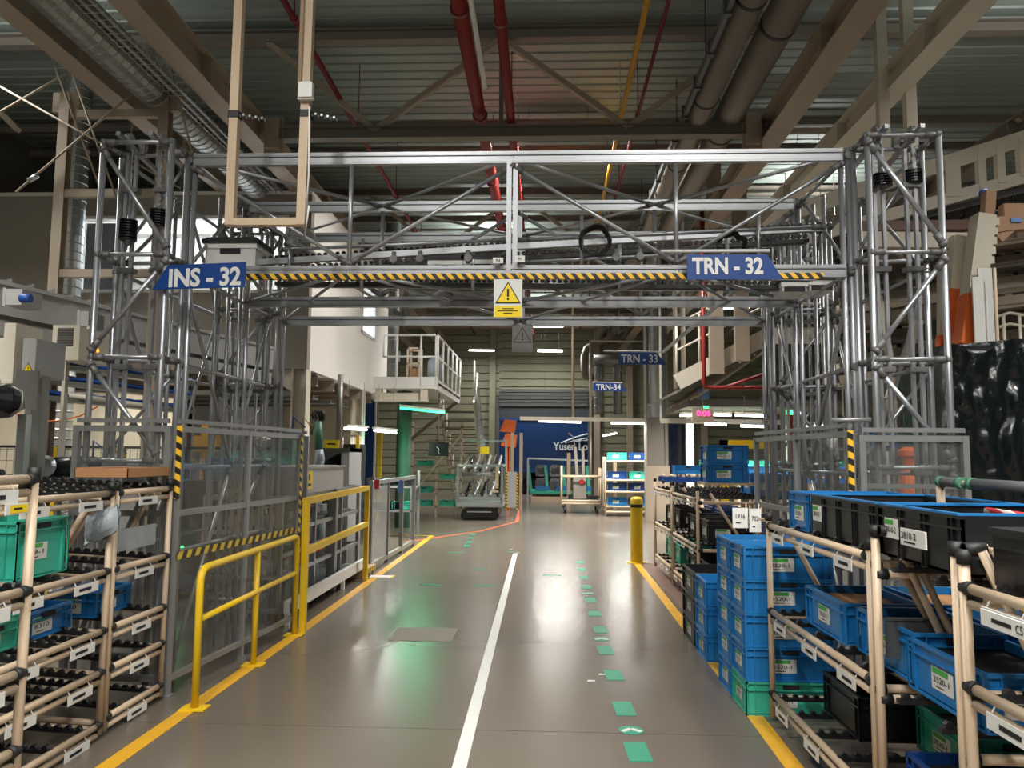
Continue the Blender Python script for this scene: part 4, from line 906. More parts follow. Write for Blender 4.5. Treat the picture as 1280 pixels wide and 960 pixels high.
for i, yy in enumerate((12.2, 13.0, 14.1, 15.0)):
    t = thing('cable_tray', 'cable tray with pipes under the office floor, %s from the front' % NTH[i], 'cable tray', (-6, yy, 2.6), 0, 'trays under the office')
    b = MB(); b.box((XL+.1, yy, 2.55), (-3.95, yy+.3, 2.57)); b.box((XL+.1, yy, 2.57), (-3.95, yy+.01, 2.62)); b.box((XL+.1, yy+.29, 2.57), (-3.95, yy+.3, 2.62)); b.build('tray', 'galv', t)
    for xx in (-8.6, -6.8, -4.6): b = MB(); b.box((xx, yy-.01, 2.55), (xx+.02, yy, 2.96)); b.box((xx, yy+.3, 2.55), (xx+.02, yy+.31, 2.96)); b.build('hanger', 'galv', t)
    for k, m in enumerate(('dred', 'bcable', 'pgreen', 'galv')):
        b = MB(); b.tube((XL+.1, yy+.05+k*.06, 2.6+.01*k), (-4.0, yy+.05+k*.06, 2.6), .025); b.build('pipe', m, t)
# partition and walls below the office
b = MB(); b.box((XL, 11.85, 0), (-5.7, 11.95, 2.55)); struct(b.build('wall_partition', 'creamw', loc=(XL, 11.85, 0)))
b = MB(); b.box((-8.5, 24.9, 0), (XP(468, 24.8), 25, 3.6)); b.box((XP(447, 24.8), 24.84, 0), (XP(466, 24.8), 24.9, 3.4), 1); struct(b.build('wall_partition.001', ['creamw', 'dblue'], loc=(-5, 25, 0)))
# ------------------------------------------------------------ platform and stair
PX0, PX1, PY0, PY1, PZ = -3.55, XP(545, 15.6, 480), 15.8, 20.0, 3.12
t = thing('access_platform', 'white steel platform with railing beside the raised office', 'platform', (-2.9, 17.5, 0))
b = MB(); b.box((PX0, PY0, PZ-.05), (PX1, PY1, PZ)); b.box((PX0, PY0-.02, PZ-.14), (PX1, PY0, PZ+.1)); b.box((PX1-.05, PY0, PZ-.16), (PX1, PY1, PZ+.06)); b.build('deck', 'white', t)
b = MB(); b.box((PX0, PY0+.05, PZ-.4), (PX1-.25, PY0+.15, PZ-.22)); b.box((PX1-.35, PY0, PZ-.4), (PX1-.2, PY0+.2, PZ+.05)); b.box((PX0+.05, PY0, PZ-.4), (PX0+.17, PY0+.2, PZ+.1)); b.build('support_beam', 'creamp', t)
for z in (.97, .52):
    b = MB(); b.path([(PX0+.2, PY0, PZ+z), (PX1-.05, PY0, PZ+z)], .022); b.build('handrail', 'white', t)
    b = MB(); b.path([(PX1, PY0, PZ+z), (PX1, PY1, PZ+z)], .02); b.build('handrail', 'white', t)
for x in (PX0+.2, PX0+.48, PX1-.35, PX1-.04): b = MB(); b.tube((x, PY0, PZ-.1 if x not in (PX0+.2,) else PZ+.5), (x, PY0, PZ+.97), .022); b.build('rail_post', 'white', t)
for i in range(6): y = PY0+.02+i*(PY1-PY0)/5.0; b = MB(); b.tube((PX1, y, PZ-.1), (PX1, y, PZ+.97), .02); b.build('rail_post', 'white', t)
b = MB(); b.tube((-3.2, 17.5, 0), (-3.2, 17.5, PZ-.05), .17, 0, 4); b.build('column', 'pgreen', t)
b = MB(); b.bar((PX1-.03, 19.9, PZ-.1), (PX1-1.6, 19.9, PZ-1.4), .06, .08); b.build('brace', 'beamd', t)
t = thing('wooden_crate', 'open wooden crate standing on the white platform', 'crate', P(516, 470, Y=17)); c = P(508, 468, Y=17); e = P(525, 434, Y=17)
b = MB(); W = e.x-c.x; z0 = PZ+.12; z1 = e.z
for x in (c.x, e.x-.04):
    for y in (17, 17.4): b.box((x, y, z0), (x+.04, y+.04, z1))
for z in (z0, (z0+z1)/2, z1-.04): b.box((c.x, 17, z), (e.x, 17.03, z+.04)); b.box((c.x, 17.41, z), (e.x, 17.44, z+.04)); b.box((c.x, 17, z), (c.x+.04, 17.44, z+.04)); b.box((e.x-.04, 17, z), (e.x, 17.44, z+.04))
b.build('frame', 'cream', t); b = MB(); b.box((c.x+.08, 17.08, z0), (e.x-.08, 17.36, z0+.3)); b.build('contents', 'card', t)
c = P(542, 452, Y=17); crumple('wrapped_bundle', 'bundle in clear film on the white platform', 'bundle', (c.x, 17.2, PZ+.12+.28), .34, .6, 'bag', 9, .16)
b = MB(); b.box((P(501, 470, Y=16.8).x, 16.8, PZ), (P(552, 470, Y=16.8).x, 17.6, PZ+.12))
for i in range(5): x = P(501+i*11, 470, Y=16.8).x; b.box((x, 16.79, PZ+.03), (x+.04, 16.8, PZ+.09), 1)
tag(b.build('plastic_pallet', ['teal', 'pgreen']), 'teal plastic pallet lying on the white platform', 'pallet')
t = thing('stair', 'steel stair running down behind the white platform', 'stair', (-2.2, 22, 0))
for x in (-2.75, -1.85):
    b = MB(); b.bar((x, 20.0, PZ-.05), (x, 24.0, .1), .05, .2); b.build('stringer', 'creamp', t)
    b = MB(); b.tube((x, 20.0, PZ+.95), (x, 24.0, 1.05), .02); b.tube((x, 20.0, PZ+.5), (x, 24.0, .6), .015)
    for i in range(6): f = i/5; b.tube((x, 20+4*f, PZ-.1-3*f), (x, 20+4*f, PZ+.95-3.02*f), .018)
    b.build('handrail', 'creamp', t)
for i in range(14): f = (i+.5)/14; b = MB(); b.box((-2.75, 20+4*f, PZ-.05-3*f), (-1.85, 20.25+4*f, PZ-.02-3*f)); b.build('tread', 'beamd', t)
b = MB(); b.bar((-1.78, 20.0, PZ+.3), (-1.78, 24.0, .6), .01, .9); b.build('plastic_film', 'film', t)
# second return stair flights seen under the platform
t = thing('step_rack', 'beige stepped rack with teal totes under the platform at left', 'rack', (-2.9, 21, 0))
for z in (.25, .6, .95, 1.3, 1.65, 2.0, 2.35): b = MB(); b.box((-3.55, 20.6, z), (-2.2, 21.0, z+.04)); b.build('shelf', 'beam', t)
for x in (-3.55, -2.9, -2.25):
    b = MB(); b.box((x, 20.6, 0), (x+.05, 20.65, 2.5)); b.build('post', 'cream', t)
b = MB(); b.bar((-3.5, 20.55, .6), (-2.2, 20.55, 2.2), .05, .05); b.build('brace', 'cream', t)
for i, (x, z) in enumerate([(-3.2, .29), (-2.6, .29), (-3.2, .64), (-2.6, .99), (-3.2, 1.34)]):
    tote('teal', .4, .3, .145, x, 20.8, z, 'teal tote on the stepped rack under the platform, %s counted upwards' % NTH[i], 'totes under the platform', txt=None)
# ------------------------------------------------------------ lamps in the far hall
def tubelamp(label, px0, px1, py0, py1, Y, on='tube', ypow=0, Y2=None, ztop=None, hang=True):
    p = P(px0, py0, Y=Y); q = P(px1, py1, Y=Y2 or Y); c = (p+q)/2
    t = thing('tube_lamp', label, 'lamp', c, 0, 'tube lamps'); d = (q-p)
    b = MB(); b.bar(p+Vector((0, 0, .05)), q+Vector((0, 0, .05)), .12, .04); b.build('housing', 'white', t)
    b = MB(); b.tube(p, q, .022, 0, 8); b.build('tube', on, t)
    if hang:
        for f in (.15, .85): r_ = p+d*f; b = MB(); b.tube(r_+Vector((0, 0, .06)), (r_.x, r_.y, ztop or ZC-.005), .004, 0, 4); b.build('wire', 'beamd', t)
    if ypow:
        ld = bpy.data.lights.new('lamp_light', 'AREA'); ld.shape = 'RECTANGLE'; ld.size = d.length; ld.size_y = .1; ld.energy = ypow; ld.color = (1, .97, .9) if on == 'tube' else (.2, 1, .55)
        lo = bpy.data.objects.new('lamp_light', ld); COL.objects.link(lo); lo.parent = t; lo.location = (0, 0, -.03); lo.rotation_euler = (0, 0, math.atan2(d.y, d.x))
tubelamp('lit tube lamp left of the column under the office', 431, 458, 535.5, 537, 14, ypow=50, Y2=14.6, ztop=2.98)
tubelamp('lit tube lamp right of the far office column', 468, 495, 538, 541, 14.8, ypow=50, Y2=15.4, ztop=2.98)
tubelamp('green tinted tube lamp under the white platform', 500, 556, 510, 516, 15.95, 'tubeg', 35, ztop=3.1)
tubelamp('bright tube lamp in front of the far truck, left one', 673, 726, 526.5, 528, 21, ypow=110)
tubelamp('bright tube lamp in front of the far truck, right one', 764, 810, 529, 529.5, 21, ypow=110)
tubelamp('small tube lamp low in front of the far wall between columns', 753, 771, 545, 541.5, 26, ypow=50)
tubelamp('thin lit tube high on the far green wall, left one', 586, 618, 438, 438.5, 29, ypow=60)
tubelamp('thin lit tube high on the far green wall, right one', 672, 703, 439, 439.5, 29, ypow=60)
tubelamp('tube lamp left of the pink clock', 850, 867, 519.5, 519, 17.4, ypow=60, ztop=2.92)
tubelamp('tube lamp right of the pink clock', 887, 914, 518.5, 519, 17.4, ypow=60, ztop=2.92)
tubelamp('tube lamp farther right of the pink clock, upper row', 919, 955, 519, 520, 17.4, ypow=60, ztop=2.92)
tubelamp('tube lamp in the lower row right of the pink clock, left one', 881, 908, 530, 531, 16.5, ypow=60, ztop=2.92)
tubelamp('tube lamp in the lower row right of the pink clock, right one', 926, 958, 532.5, 533.5, 16.5, ypow=60, ztop=2.92)
tubelamp('tube lamp seen behind the right gantry towers', 1000, 1040, 533, 533, 13.9, ypow=60)
tubelamp('tube lamp seen behind the right front tower', 1095, 1125, 534, 535, 12.5, ypow=60)
for i, (a, c) in enumerate([((650, 523), (810, 525)), ((826, 526), (990, 528))]):
    b = MB(); b.bar(P(*a, Y=20.8 if i == 0 else 17), P(*c, Y=20.8 if i == 0 else 17), .1, .1)
    if i: b.bar(P(*a, Y=20.8 if i == 0 else 17), P(a[0], 0, Y=20.8 if i == 0 else 17)*1 if False else Vector((P(*a, Y=20.8 if i == 0 else 17).x, 20.8 if i == 0 else 17, ZC-.01)), .04, .04)
    tag(b.build('lamp_rail', 'creamp'), ['pale lamp rail above the far truck', 'pale lamp rail right of the dark clad column'][i], 'rail')
b = MB(); p = P(716, 526, Y=20.8); b.tube((p.x, 20.8, p.z), (p.x, 20.8, ZC-.01), .035, 0, 8); tag(b.build('drop_pipe', 'cream'), 'thin cream pipe dropping in front of the far wall above the truck', 'pipe')
# ------------------------------------------------------------ far wall services
cx = XP(821, 20, 560)
t = thing('clad_column', 'brown clad column in front of the far wall', 'column', (cx, 20, 0))
b = MB(); b.box((cx-.24, 19.9, 0), (cx+.24, 20.35, 7.5)); b.box((cx-.27, 19.86, 0), (cx-.19, 20.4, 7.5)); b.box((cx+.19, 19.86, 0), (cx+.27, 20.4, 7.5)); b.build('shaft', 'beamd', t)
b = MB(); b.box((cx-.3, 19.82, .0), (cx+.3, 19.85, 1.4)); b.build('kick_plate', 'beam', t)
dx = XP(821, 19.4, 430); b = MB(); spiral(b, (dx, 19.4, ZP(821, 515, 19.4)), (dx, 19.4, 7.5), .2, .25); b.lathe([(.24, 0), (.24, .35)], (dx, 19.4, ZP(821, 517, 19.4)-.1)); b.lathe([(.215, 0), (.215, .3)], (dx, 19.4, ZP(821, 480, 19.4)))
tag(b.build('vertical_duct', 'duct'), 'round metal duct with dark collars fixed on the clad column', 'duct')
t = thing('pipe_manifold', 'group of grey pipes and flexible hoses on the far wall by the TRN-34 sign', 'pipes', (XP(760, 28), 28, 3))
for px, r in ((748, .16), (772, .16)): x = XP(px, 28, 460); b = MB(); spiral(b, (x, 28, ZP(px, 518, 28)), (x, 28, ZP(px, 455, 28)), r, .3); b.build('pipe', 'duct', t)
b = MB(); b.tube(P(742, 450, Y=28), P(800, 450, Y=28), .22); b.build('header', 'duct', t)
b = MB(); b.path([P(*q, Y=28.2) for q in [(742, 470), (738, 473), (732, 470), (730, 460), (730, 445), (733, 436), (742, 430), (755, 424), (768, 415), (775, 405)]], .13, 0, 10); b.build('hose', 'ductbeige', t)
b = MB(); b.path([P(*q, Y=28.2) for q in [(765, 415), (782, 410), (800, 402)]], .12, 0, 10); b.build('hose', 'ductbeige', t)
b = MB(); b.tube(P(738, 425, Y=27), P(738, 600, Y=27), .04); b.tube(P(738, 426, Y=27), P(806, 427, Y=27), .035); tag(b.build('drop_pipe', 'creamp'), 'thin pale pipe with elbow left of the grey manifold', 'pipe')
for i, px in enumerate((844, 854)):
    b = MB(); x = XP(px, 17.5, 430); b.tube((x, 17.5, ZP(px, 486, 17.5)), (x, 17.5, 7.5), .05); tag(b.build('drop_pipe', 'creamp'), ['left', 'right'][i]+' one of two white uprights left of the raised walkway', 'pipe', 'white uprights')
t = thing('sprinkler_drop', 'red vertical pipe with elbow in front of the raised walkway at right', 'pipe', P(880, 480, Y=13.6))
b = MB(); b.path([P(880, 398, Y=13.6)+Vector((0, 0, 2)), P(880, 478, Y=13.6), P(882, 484, Y=13.6), P(890, 485, Y=13.6), P(1000, 485, Y=13.6)], .04, 0, 10); b.build('pipe', 'red', t)
b = MB(); b.path([P(905, 485, Y=13.6), P(955, 468, Y=13.6)], .035); b.build('branch', 'dred', t)
# raised walkway on the right
t = thing('raised_walkway', 'raised walkway with white rising side beam behind the right rear tower', 'walkway', (3.4, 15, 0))
Y = 14.6; e0, e1 = [P(*q, Y=Y) for q in ((846, 478), (960, 420))]
b = MB(); b.bar(e0, e1, .05, .3, up=(0, 0, 1)); b.build('side_beam', 'creamp', t)
a0 = P(960, 420, Y=Y); a1 = P(1200, 418, Y=Y); b = MB(); b.bar(a0, a1, .05, .3); b.build('side_beam', 'creamp', t)
z0 = e0.z-.3
b = MB(); b.add([e0+Vector((0, 0, -.15)), e1+Vector((0, 0, -.15)), e1+Vector((0, 4, -.15)), e0+Vector((0, 4, -.15)), e0+Vector((0, 0, -.2)), e1+Vector((0, 0, -.2)), e1+Vector((0, 4, -.2)), e0+Vector((0, 4, -.2))], [(0, 1, 2, 3), (7, 6, 5, 4), (0, 4, 5, 1), (1, 5, 6, 2), (2, 6, 7, 3), (3, 7, 4, 0)]); b.build('deck', 'beamd', t)
for px in (895, 927): b = MB(); x = XP(px, Y-.06, 440); b.box((x-.13, Y-.15, ZP(px, 468 if px < 900 else 452, Y)), (x+.13, Y-.03, 7.4)); b.build('hanger_column', 'beam', t)
for k in range(5):
    f = k/4; c = e0+(e1-e0)*f; b = MB(); b.tube(c, c+Vector((0, 0, 1.1)), .022); b.build('rail_post', 'creamp', t)
for dz in (.6, 1.1): b = MB(); b.tube(e0+Vector((0, 0, dz)), e1+Vector((0, 0, dz)), .022); b.tube(e1+Vector((0, 0, dz)), a1+Vector((0, 0, dz)), .022); b.build('handrail', 'creamp', t)
for k in range(6): f = k/5; y = Y+.3+k*.6; b = MB(); b.tube((e0.x+.4, y, e0.z-.25), (e1.x, y, e1.z-.25), .03); b.build('joist', 'beam', t)
for x in (e0.x+.9, e1.x+1.4): b = MB(); b.box((x-.08, Y+3.6, 0), (x+.08, Y+3.76, e0.z)); b.build('column', 'creamp', t)
b = MB(); b.box((P(860, 500, Y=16).x, 16, ZP(860, 508, 16)), (8, 19, ZP(860, 500, 16))); tag(b.build('service_soffit', 'beamd'), 'grey underside panel above the lamps right of the clad column', 'panel')
# pink clock on the right
t = thing('led_clock', 'small grey clock box with pink lit digits', 'clock', P(878, 525, Y=14)); a = P(866, 527, Y=14); c = P(892, 511, Y=14)
b = MB(); b.box((a.x, 14, a.z), (c.x, 14.1, c.z)); b.build('case', 'beam', t)
b = MB(); m = P(879.5, 516.5, Y=13.99); b.text('0:06', m, (1, 0, 0), (0, 0, 1), .24, .1, 0, .01); b.build('digits', 'led', t)
b = MB(); b.box((P(880, 509, Y=14).x, 14, c.z+.01), (P(886, 509, Y=14).x, 14.05, c.z+.05)); b.build('green_lamp', 'ledg', t)
b = MB(); b.tube((m.x, 14.05, c.z), (m.x, 14.05, ZC-.01), .01); b.build('hanger', 'beamd', t)
t = thing('signal_lamp', 'green lit signal lamp behind the right rear tower', 'signal lamp', P(988, 520, Y=9)); c = P(988, 518, Y=9.0)
b = MB(); b.lathe([(.05, 0), (.05, .05)], c, (0, 0, 1), 0, 12); b.build('lamp', 'ledg', t)
b = MB(); b.lathe([(.045, 0), (.045, .08)], c-Vector((0, 0, .085)), (0, 0, 1), 0, 12); b.tube((c.x, c.y, 0), (c.x, c.y, c.z-.08), .02); b.build('post', 'dred', t)
b = MB(); c = P(880, 492, Y=15); b.box((c.x-.12, 15, c.z-.1), (c.x+.1, 15.02, c.z+.1)); tag(b.build('hanging_sign', 'pblue'), 'small pale blue sign under the raised walkway', 'sign')
t = thing('door_portal', 'yellow portal frame on the far wall at right', 'portal', (XP(925, 26), 26, 0))
x0, x1 = XP(901, 26, 560), XP(960, 26, 560); zt = ZP(920, 550, 26); b = MB(); b.box((x0, 26, 0), (x0+.24, 26.2, zt)); b.box((x0, 26, zt-.28), (x1, 26.2, zt)); b.box((x1, 26, 0), (x1+.24, 26.2, zt)); b.build('frame', 'yellow', t)
# ------------------------------------------------------------ things in the far aisle
t = thing('tugger_cart', 'silver framed parts trolley with long metal parts on the aisle left', 'trolley', (-1.55, 19.9, 0))
ax0, ax1 = XP(572, 19.8, 640), XP(627, 19.8, 640)
Zt = ZP(600, 582, 19.8)
for x in (ax0, ax1):
    for y in (19.8, 21.2): b = MB(); b.box((x-.03, y-.03, .35), (x+.03, y+.03, Zt)); b.build('post', 'alud', t)
for z in (.42, .55, Zt):
    b = MB(); b.box((ax0, 19.77, z-.03), (ax1, 19.83, z+.03)); b.box((ax0, 21.17, z-.03), (ax1, 21.23, z+.03)); b.box((ax0-.03, 19.8, z-.03), (ax0+.03, 21.2, z+.03)); b.box((ax1-.03, 19.8, z-.03), (ax1+.03, 21.2, z+.03)); b.build('rail', 'silver', t)
b = MB(); b.box((ax0-.02, 19.76, .33), (ax1+.02, 21.2, .42)); b.build('deck', 'silver', t)
b = MB(); b.box((ax0, 21.25, 2.0), (ax1, 21.28, 2.05)); b.box((ax0+.5, 21.22, 1.6), (ax0+.56, 21.28, 2.1)); b.box((ax1, 21.22, .4), (ax1+.05, 21.28, 2.1)); b.build('back_frame', 'silver', t)
t2 = thing('tugger_robot', 'low black tow robot under the silver parts trolley', 'robot', (-1.6, 19.9, 0))
b = MB(); b.prism([(0, 0.04), (1.0, .04), (1.05, .12), (1.0, .28), (.05, .28), (-.03, .12)], (ax0+.1, 19.7, 0), ((ax1-ax0-.2), 0, 0), (0, 0, 1), (0, 1.3, 0)); b.build('body', 'blackgloss', t2)
b = MB(); b.box((ax0+.25, 19.69, .2), (ax1-.25, 19.7, .23)); b.build('strip', 'silver', t2)
for i in range(7):
    x = ax0+.12+i*(ax1-ax0-.24)/6; b = MB(); b.tube((x, 19.85, Zt-.12), (x+.03, 21.1, Zt+.25), .035); b.tube((x, 19.85, Zt-.12), (x-.02, 19.95, Zt-.25), .03)
    tag(b.build('metal_part', 'alud' if i % 2 == 0 else 'skin'), 'long part lying across the silver trolley, %s from the left' % NTH[i], 'part', 'parts on the trolley')
b = MB(); b.tube((ax0+.1, 19.86, Zt-.22), (ax1-.06, 19.86, Zt-.2), .055); tag(b.build('metal_part', 'silver'), 'thick silver cross tube on the front of the trolley', 'part')
for i in range(5):
    b = MB(); x = ax0+.2+i*.2; b.tube((x, 20.0, .6), (x+.12, 20.6, 1.0), .03); b.tube((x+.1, 20.0, .95), (x-.06, 20.4, .62), .03); tag(b.build('metal_part', ['skin', 'silver'][i % 2]), 'dark rod part inside the silver trolley, %s from the left' % NTH[i], 'part', 'parts inside the trolley')
b = MB(); b.box((ax1-.16, 19.74, .75), (ax1-.08, 19.78, 1.35)); b.box((ax1-.25, 19.74, .7), (ax1-.08, 19.78, .8)); tag(b.build('hook_arm', 'cream'), 'cream hook arm on the right of the silver trolley', 'hook')
b = MB(); c = P(606, 563, Y=21.3); b.box((c.x-.12, 21.2, c.z-.1), (c.x+.12, 21.22, c.z+.1)); tag(b.build('notice_card', 'signy'), 'yellow card on top of the trolley back frame', 'card')
for i, (px, py) in enumerate([(635, 533), (636, 551)]):
    b = MB(); c = P(px, py, Y=23.5); b.prism([(-.25, -.15), (.2, -.2), (.25, .18), (-.1, .22)], c, (1, 0, 0), (0, 0, 1), (0, .3, 0)); b.bar(c+Vector((0, .15, -.18)), Vector((c.x, 23.65, 0)), .06, .06)
    tag(b.build('orange_guard', 'orange'), ['upper orange machine cover left of the truck door', 'lower orange machine cover left of the truck door'][i], 'cover')
# tall steel stand right of the trolley
t = thing('gate_stand', 'tall thin steel stand with hazard edge right of the silver trolley', 'stand', (XP(645, 21), 21, 0))
for px in (640, 651): x = XP(px, 21, 600); b = MB(); b.box((x-.04, 21, 0), (x+.04, 21.08, ZP(px, 541, 21))); b.build('post', 'beam', t)
x = XP(641, 20.9, 620); b = MB(); b.box((x-.15, 20.9, .25), (x+.1, 20.95, 1.2)); b.build('panel', 'grey', t)
b = MB(); b.box((x+.1, 20.88, .2), (x+.15, 20.92, 1.2)); b.box((x-.2, 20.88, .2), (x-.15, 20.92, 1.2)); b.build('hazard_tape', 'hazv', t)
# hanging monitor, black
t = thing('hanging_monitor', 'black monitor hanging left of the silver trolley', 'monitor', P(548, 570, Y=17)); a = P(535, 570, Y=17); c = P(560.5, 553.5, Y=17)
b = MB(); b.box((a.x, 17, a.z), (c.x, 17.05, c.z)); b.build('screen', 'blackgloss', t); b = MB(); b.tube(((a.x+c.x)/2, 17.03, c.z), ((a.x+c.x)/2, 17.03, 3.0), .012); b.build('hanger', 'beamd', t)
b = MB(); c = (a+c)/2; b.path([(c.x-.04, 16.99, c.z+.07), (c.x+.02, 16.985, c.z), (c.x+.0, 16.99, c.z-.06), (c.x+.03, 16.99, c.z-.1)], .012); b.build('cable_hook', 'silver', t)
# cart with machine part
c0, c1 = XP(702, 22.5, 640), XP(751, 22.5, 640)
t = thing('tube_cart', 'beige tube cart on black castors left of the far tote rack', 'cart', ((c0+c1)/2, 22.5, 0))
for x in (c0, c1):
    for y in (22.5, 23.2): b = MB(); b.tube((x, y, .22), (x, y, 1.35 if x == c0 else 1.3), .025); b.build('post', 'cream', t); b = MB(); b.lathe([(.03, 0), (.1, .01), (.1, .06), (.03, .07)], (x-.035+(.1 if x == c0 else -.1), y, .11), (1, 0, 0), 0, 14); b.bar((x, y, .22), (x+(.1 if x == c0 else -.1), y, .1), .04, .03); b.build('castor', 'rubber', t)
for z in (.28, .36, 1.05): b = MB(); b.tube((c0, 22.5, z), (c1, 22.5, z), .03); b.tube((c0, 23.2, z), (c1, 23.2, z), .03); b.tube((c0, 22.5, z), (c0, 23.2, z), .03); b.tube((c1, 22.5, z), (c1, 23.2, z), .03); b.build('rail', 'cream', t)
b = MB(); b.box((c0, 22.5, .36), (c1, 23.2, .4)); b.build('deck', 'dgrey', t)
t = thing('machine_part', 'dark upright machine part with red knob standing on the tube cart', 'machine part', ((c0+c1)/2, 22.8, .4))
m = (c0+c1)/2; b = MB(); b.box((m-.22, 22.7, .41), (m+.15, 23.0, 1.05)); b.bar((m-.1, 22.8, 1.0), (m-.16, 22.8, 1.9), .08, .08); b.bar((m+.08, 22.8, 1.0), (m+.06, 22.8, 1.9), .08, .08); b.path([(m-.16, 22.8, 1.9), (m-.22, 22.8, 2.2), (m-.36, 22.8, 2.3)], .02); b.build('body', 'beamd', t)
b = MB(); b.lathe([(.03, 0), (.07, .02), (.07, .06), (.03, .08)], (m+.02, 22.68, .9), (0, -1, 0)); b.build('knob', 'redt', t)
b = MB(); b.box((c0+.2, 22.65, .41), (m-.24, 23.05, .52)); b.box((m+.18, 22.65, .41), (c1-.05, 23.05, .5)); b.build('base', 'skin', t)
# far tote rack
r0, r1 = XP(757, 21.6, 640), XP(813, 21.6, 640)
t = thing('tote_shelf', 'beige tube shelf with four rows of blue totes by the clad column', 'shelf', ((r0+r1)/2, 21.6, 0))
for x in (r0, r1):
    for y in (21.6, 22.3): b = MB(); b.tube((x, y, 0), (x, y, 1.62), .025); b.build('post', 'cream', t)
lv = [.12, .26, .66, .98, 1.5]
for z in lv: b = MB(); b.tube((r0, 21.6, z), (r1, 21.6, z), .03); b.tube((r0, 22.3, z), (r1, 22.3, z), .03); b.box((r0, 21.62, z-.01), (r1, 22.28, z+.02)); b.build('shelf_rail', 'cream', t)
for zi, z in enumerate((.3, .7, 1.02, 1.54)):
    for j, xx in enumerate((r0+.33, r1-.3)):
        cc = 'teal' if (zi, j) in ((3, 0), (2, 1)) else ('blue' if zi < 1 else 'dblue')
        tote(cc, .52, .4, .2, xx, 21.85, z, '%s tote on the %s row of the far shelf, %s side' % ({'teal': 'teal', 'blue': 'blue', 'dblue': 'dark blue'}[cc], ('bottom', 'second', 'third', 'top')[zi], ('left', 'right')[j]), 'totes on the far shelf', txt='R310')
# seats on teal racks before the dock
t = thing('seat_rack', 'teal pallet rack of black car parts in front of the truck', 'rack', (.1, 28.3, 0))
s0, s1 = XP(664, 28, 610), XP(738, 28, 610)
b = MB(); b.box((s0, 27.9, 0), (s1, 29.3, .2)); b.build('base', 'cream', t)
b = MB(); b.box((s0, 27.9, .3), (s1, 29.3, .4)); b.build('deck', 'teal', t)
for px in (664, 685, 707, 737): x = XP(px, 28, 600); b = MB(); b.bar((x, 28.0, .3), (x-.1, 28.1, 1.3), .1, .1); b.build('fin', 'teal', t)
for i in range(8):
    x = s0+.25+(i % 4)*(s1-s0-.4)/3.3+.1; z = .42 if i < 4 else .9
    b = MB(); b.prism([(0, 0), (.4, 0), (.42, .3), (.35, .42), (.05, .42), (-.02, .3)], (x-.2, 28.1+.3*(i//4), z), (1, 0, 0), (0, .1, 1), (0, .3, 0)); b.box((x-.15, 28.08+.3*(i//4), z+.1), (x+.15, 28.1+.3*(i//4), z+.3), 1)
    tag(b.build('car_part', ['skin', 'dgrey']), 'black car part on the teal rack, %s row, %s from the left' % (['lower', 'upper'][i//4], NTH[i % 4]), 'car part', 'parts on the teal rack')
for i in range(3):
    b = MB(); x = s0+.4+i*.75; b.box((x-.25, 27.95, .42), (x+.25, 28.05, .56)); tag(b.build('blue_tray', 'blue'), 'blue tray at the foot of the teal rack, %s from the left' % NTH[i], 'tray', 'trays on the teal rack')
b = MB(); x = XP(711, 26.5, 600); b.box((x-.06, 26.5, 0), (x+.06, 26.6, ZP(711, 566, 26.5))); tag(b.build('stub_post', 'cream'), 'cream upright post behind the tube cart', 'post')
b = MB(); x = XP(770, 23, 600); b.box((x-.05, 23.3, 0), (x+.05, 23.4, ZP(770, 567, 23.3))); tag(b.build('stub_post', 'cream'), 'cream upright post behind the far tote shelf', 'post')
b = MB(); b.bar((XP(660, 27.5, 572), 27.5, ZP(680, 573, 27.5)), (XP(735, 27.5, 575), 27.5, ZP(735, 576, 27.5)), .04, .06); b.bar((XP(660, 27.5, 572), 27.5, 0), (XP(660, 27.5, 572), 27.5, ZP(680, 573, 27.5)), .06, .06); tag(b.build('dock_rail', 'silver'), 'silver rail across the dock door in front of the truck', 'rail')
# racks with totes deep at right
for i, (Y, x0, x1, z) in enumerate([(14.8, XP(828, 14.8, 590), 5.6, 1.25), (17.2, XP(865, 17.2, 580), 7.0, 1.35)]):
    t = thing('conveyor_line', ['roller line with beige rollers behind the far right rack', 'second roller line carrying teal totes, farther back at right'][i], 'conveyor', (x0, Y, 0), 0, 'far conveyor lines')
    b = MB(); b.box((x0, Y, z-.1), (x1, Y+.05, z)); b.box((x0, Y+.5, z-.1), (x1, Y+.55, z)); b.build('side_rail', ['dblue', 'silver'][i], t)
    for k in range(int((x1-x0)/.8)): b = MB(); b.box((x0+.2+k*.8, Y+.1, 0), (x0+.26+k*.8, Y+.45, z-.1)); b.build('leg', 'cream', t)
    b = MB(); n = int((x1-x0)/.16)
    for k in range(n): b.tube((x0+.08+k*.16, Y+.02, z+.02), (x0+.08+k*.16, Y+.5, z+.02), .03, 0, 6)
    o = b.build('rollers', 'cream', t); o['kind'] = 'stuff'
    for k in range(6): tote('teal' if i else 'blue', .5, .4, .15, x0+.5+k*.6, Y+.27, z+.06, '%s tote on the %s far roller line, %s from the left' % (('blue', 'teal')[i], ('front', 'back')[i], NTH[k]), 'totes on the far roller lines', txt=None)
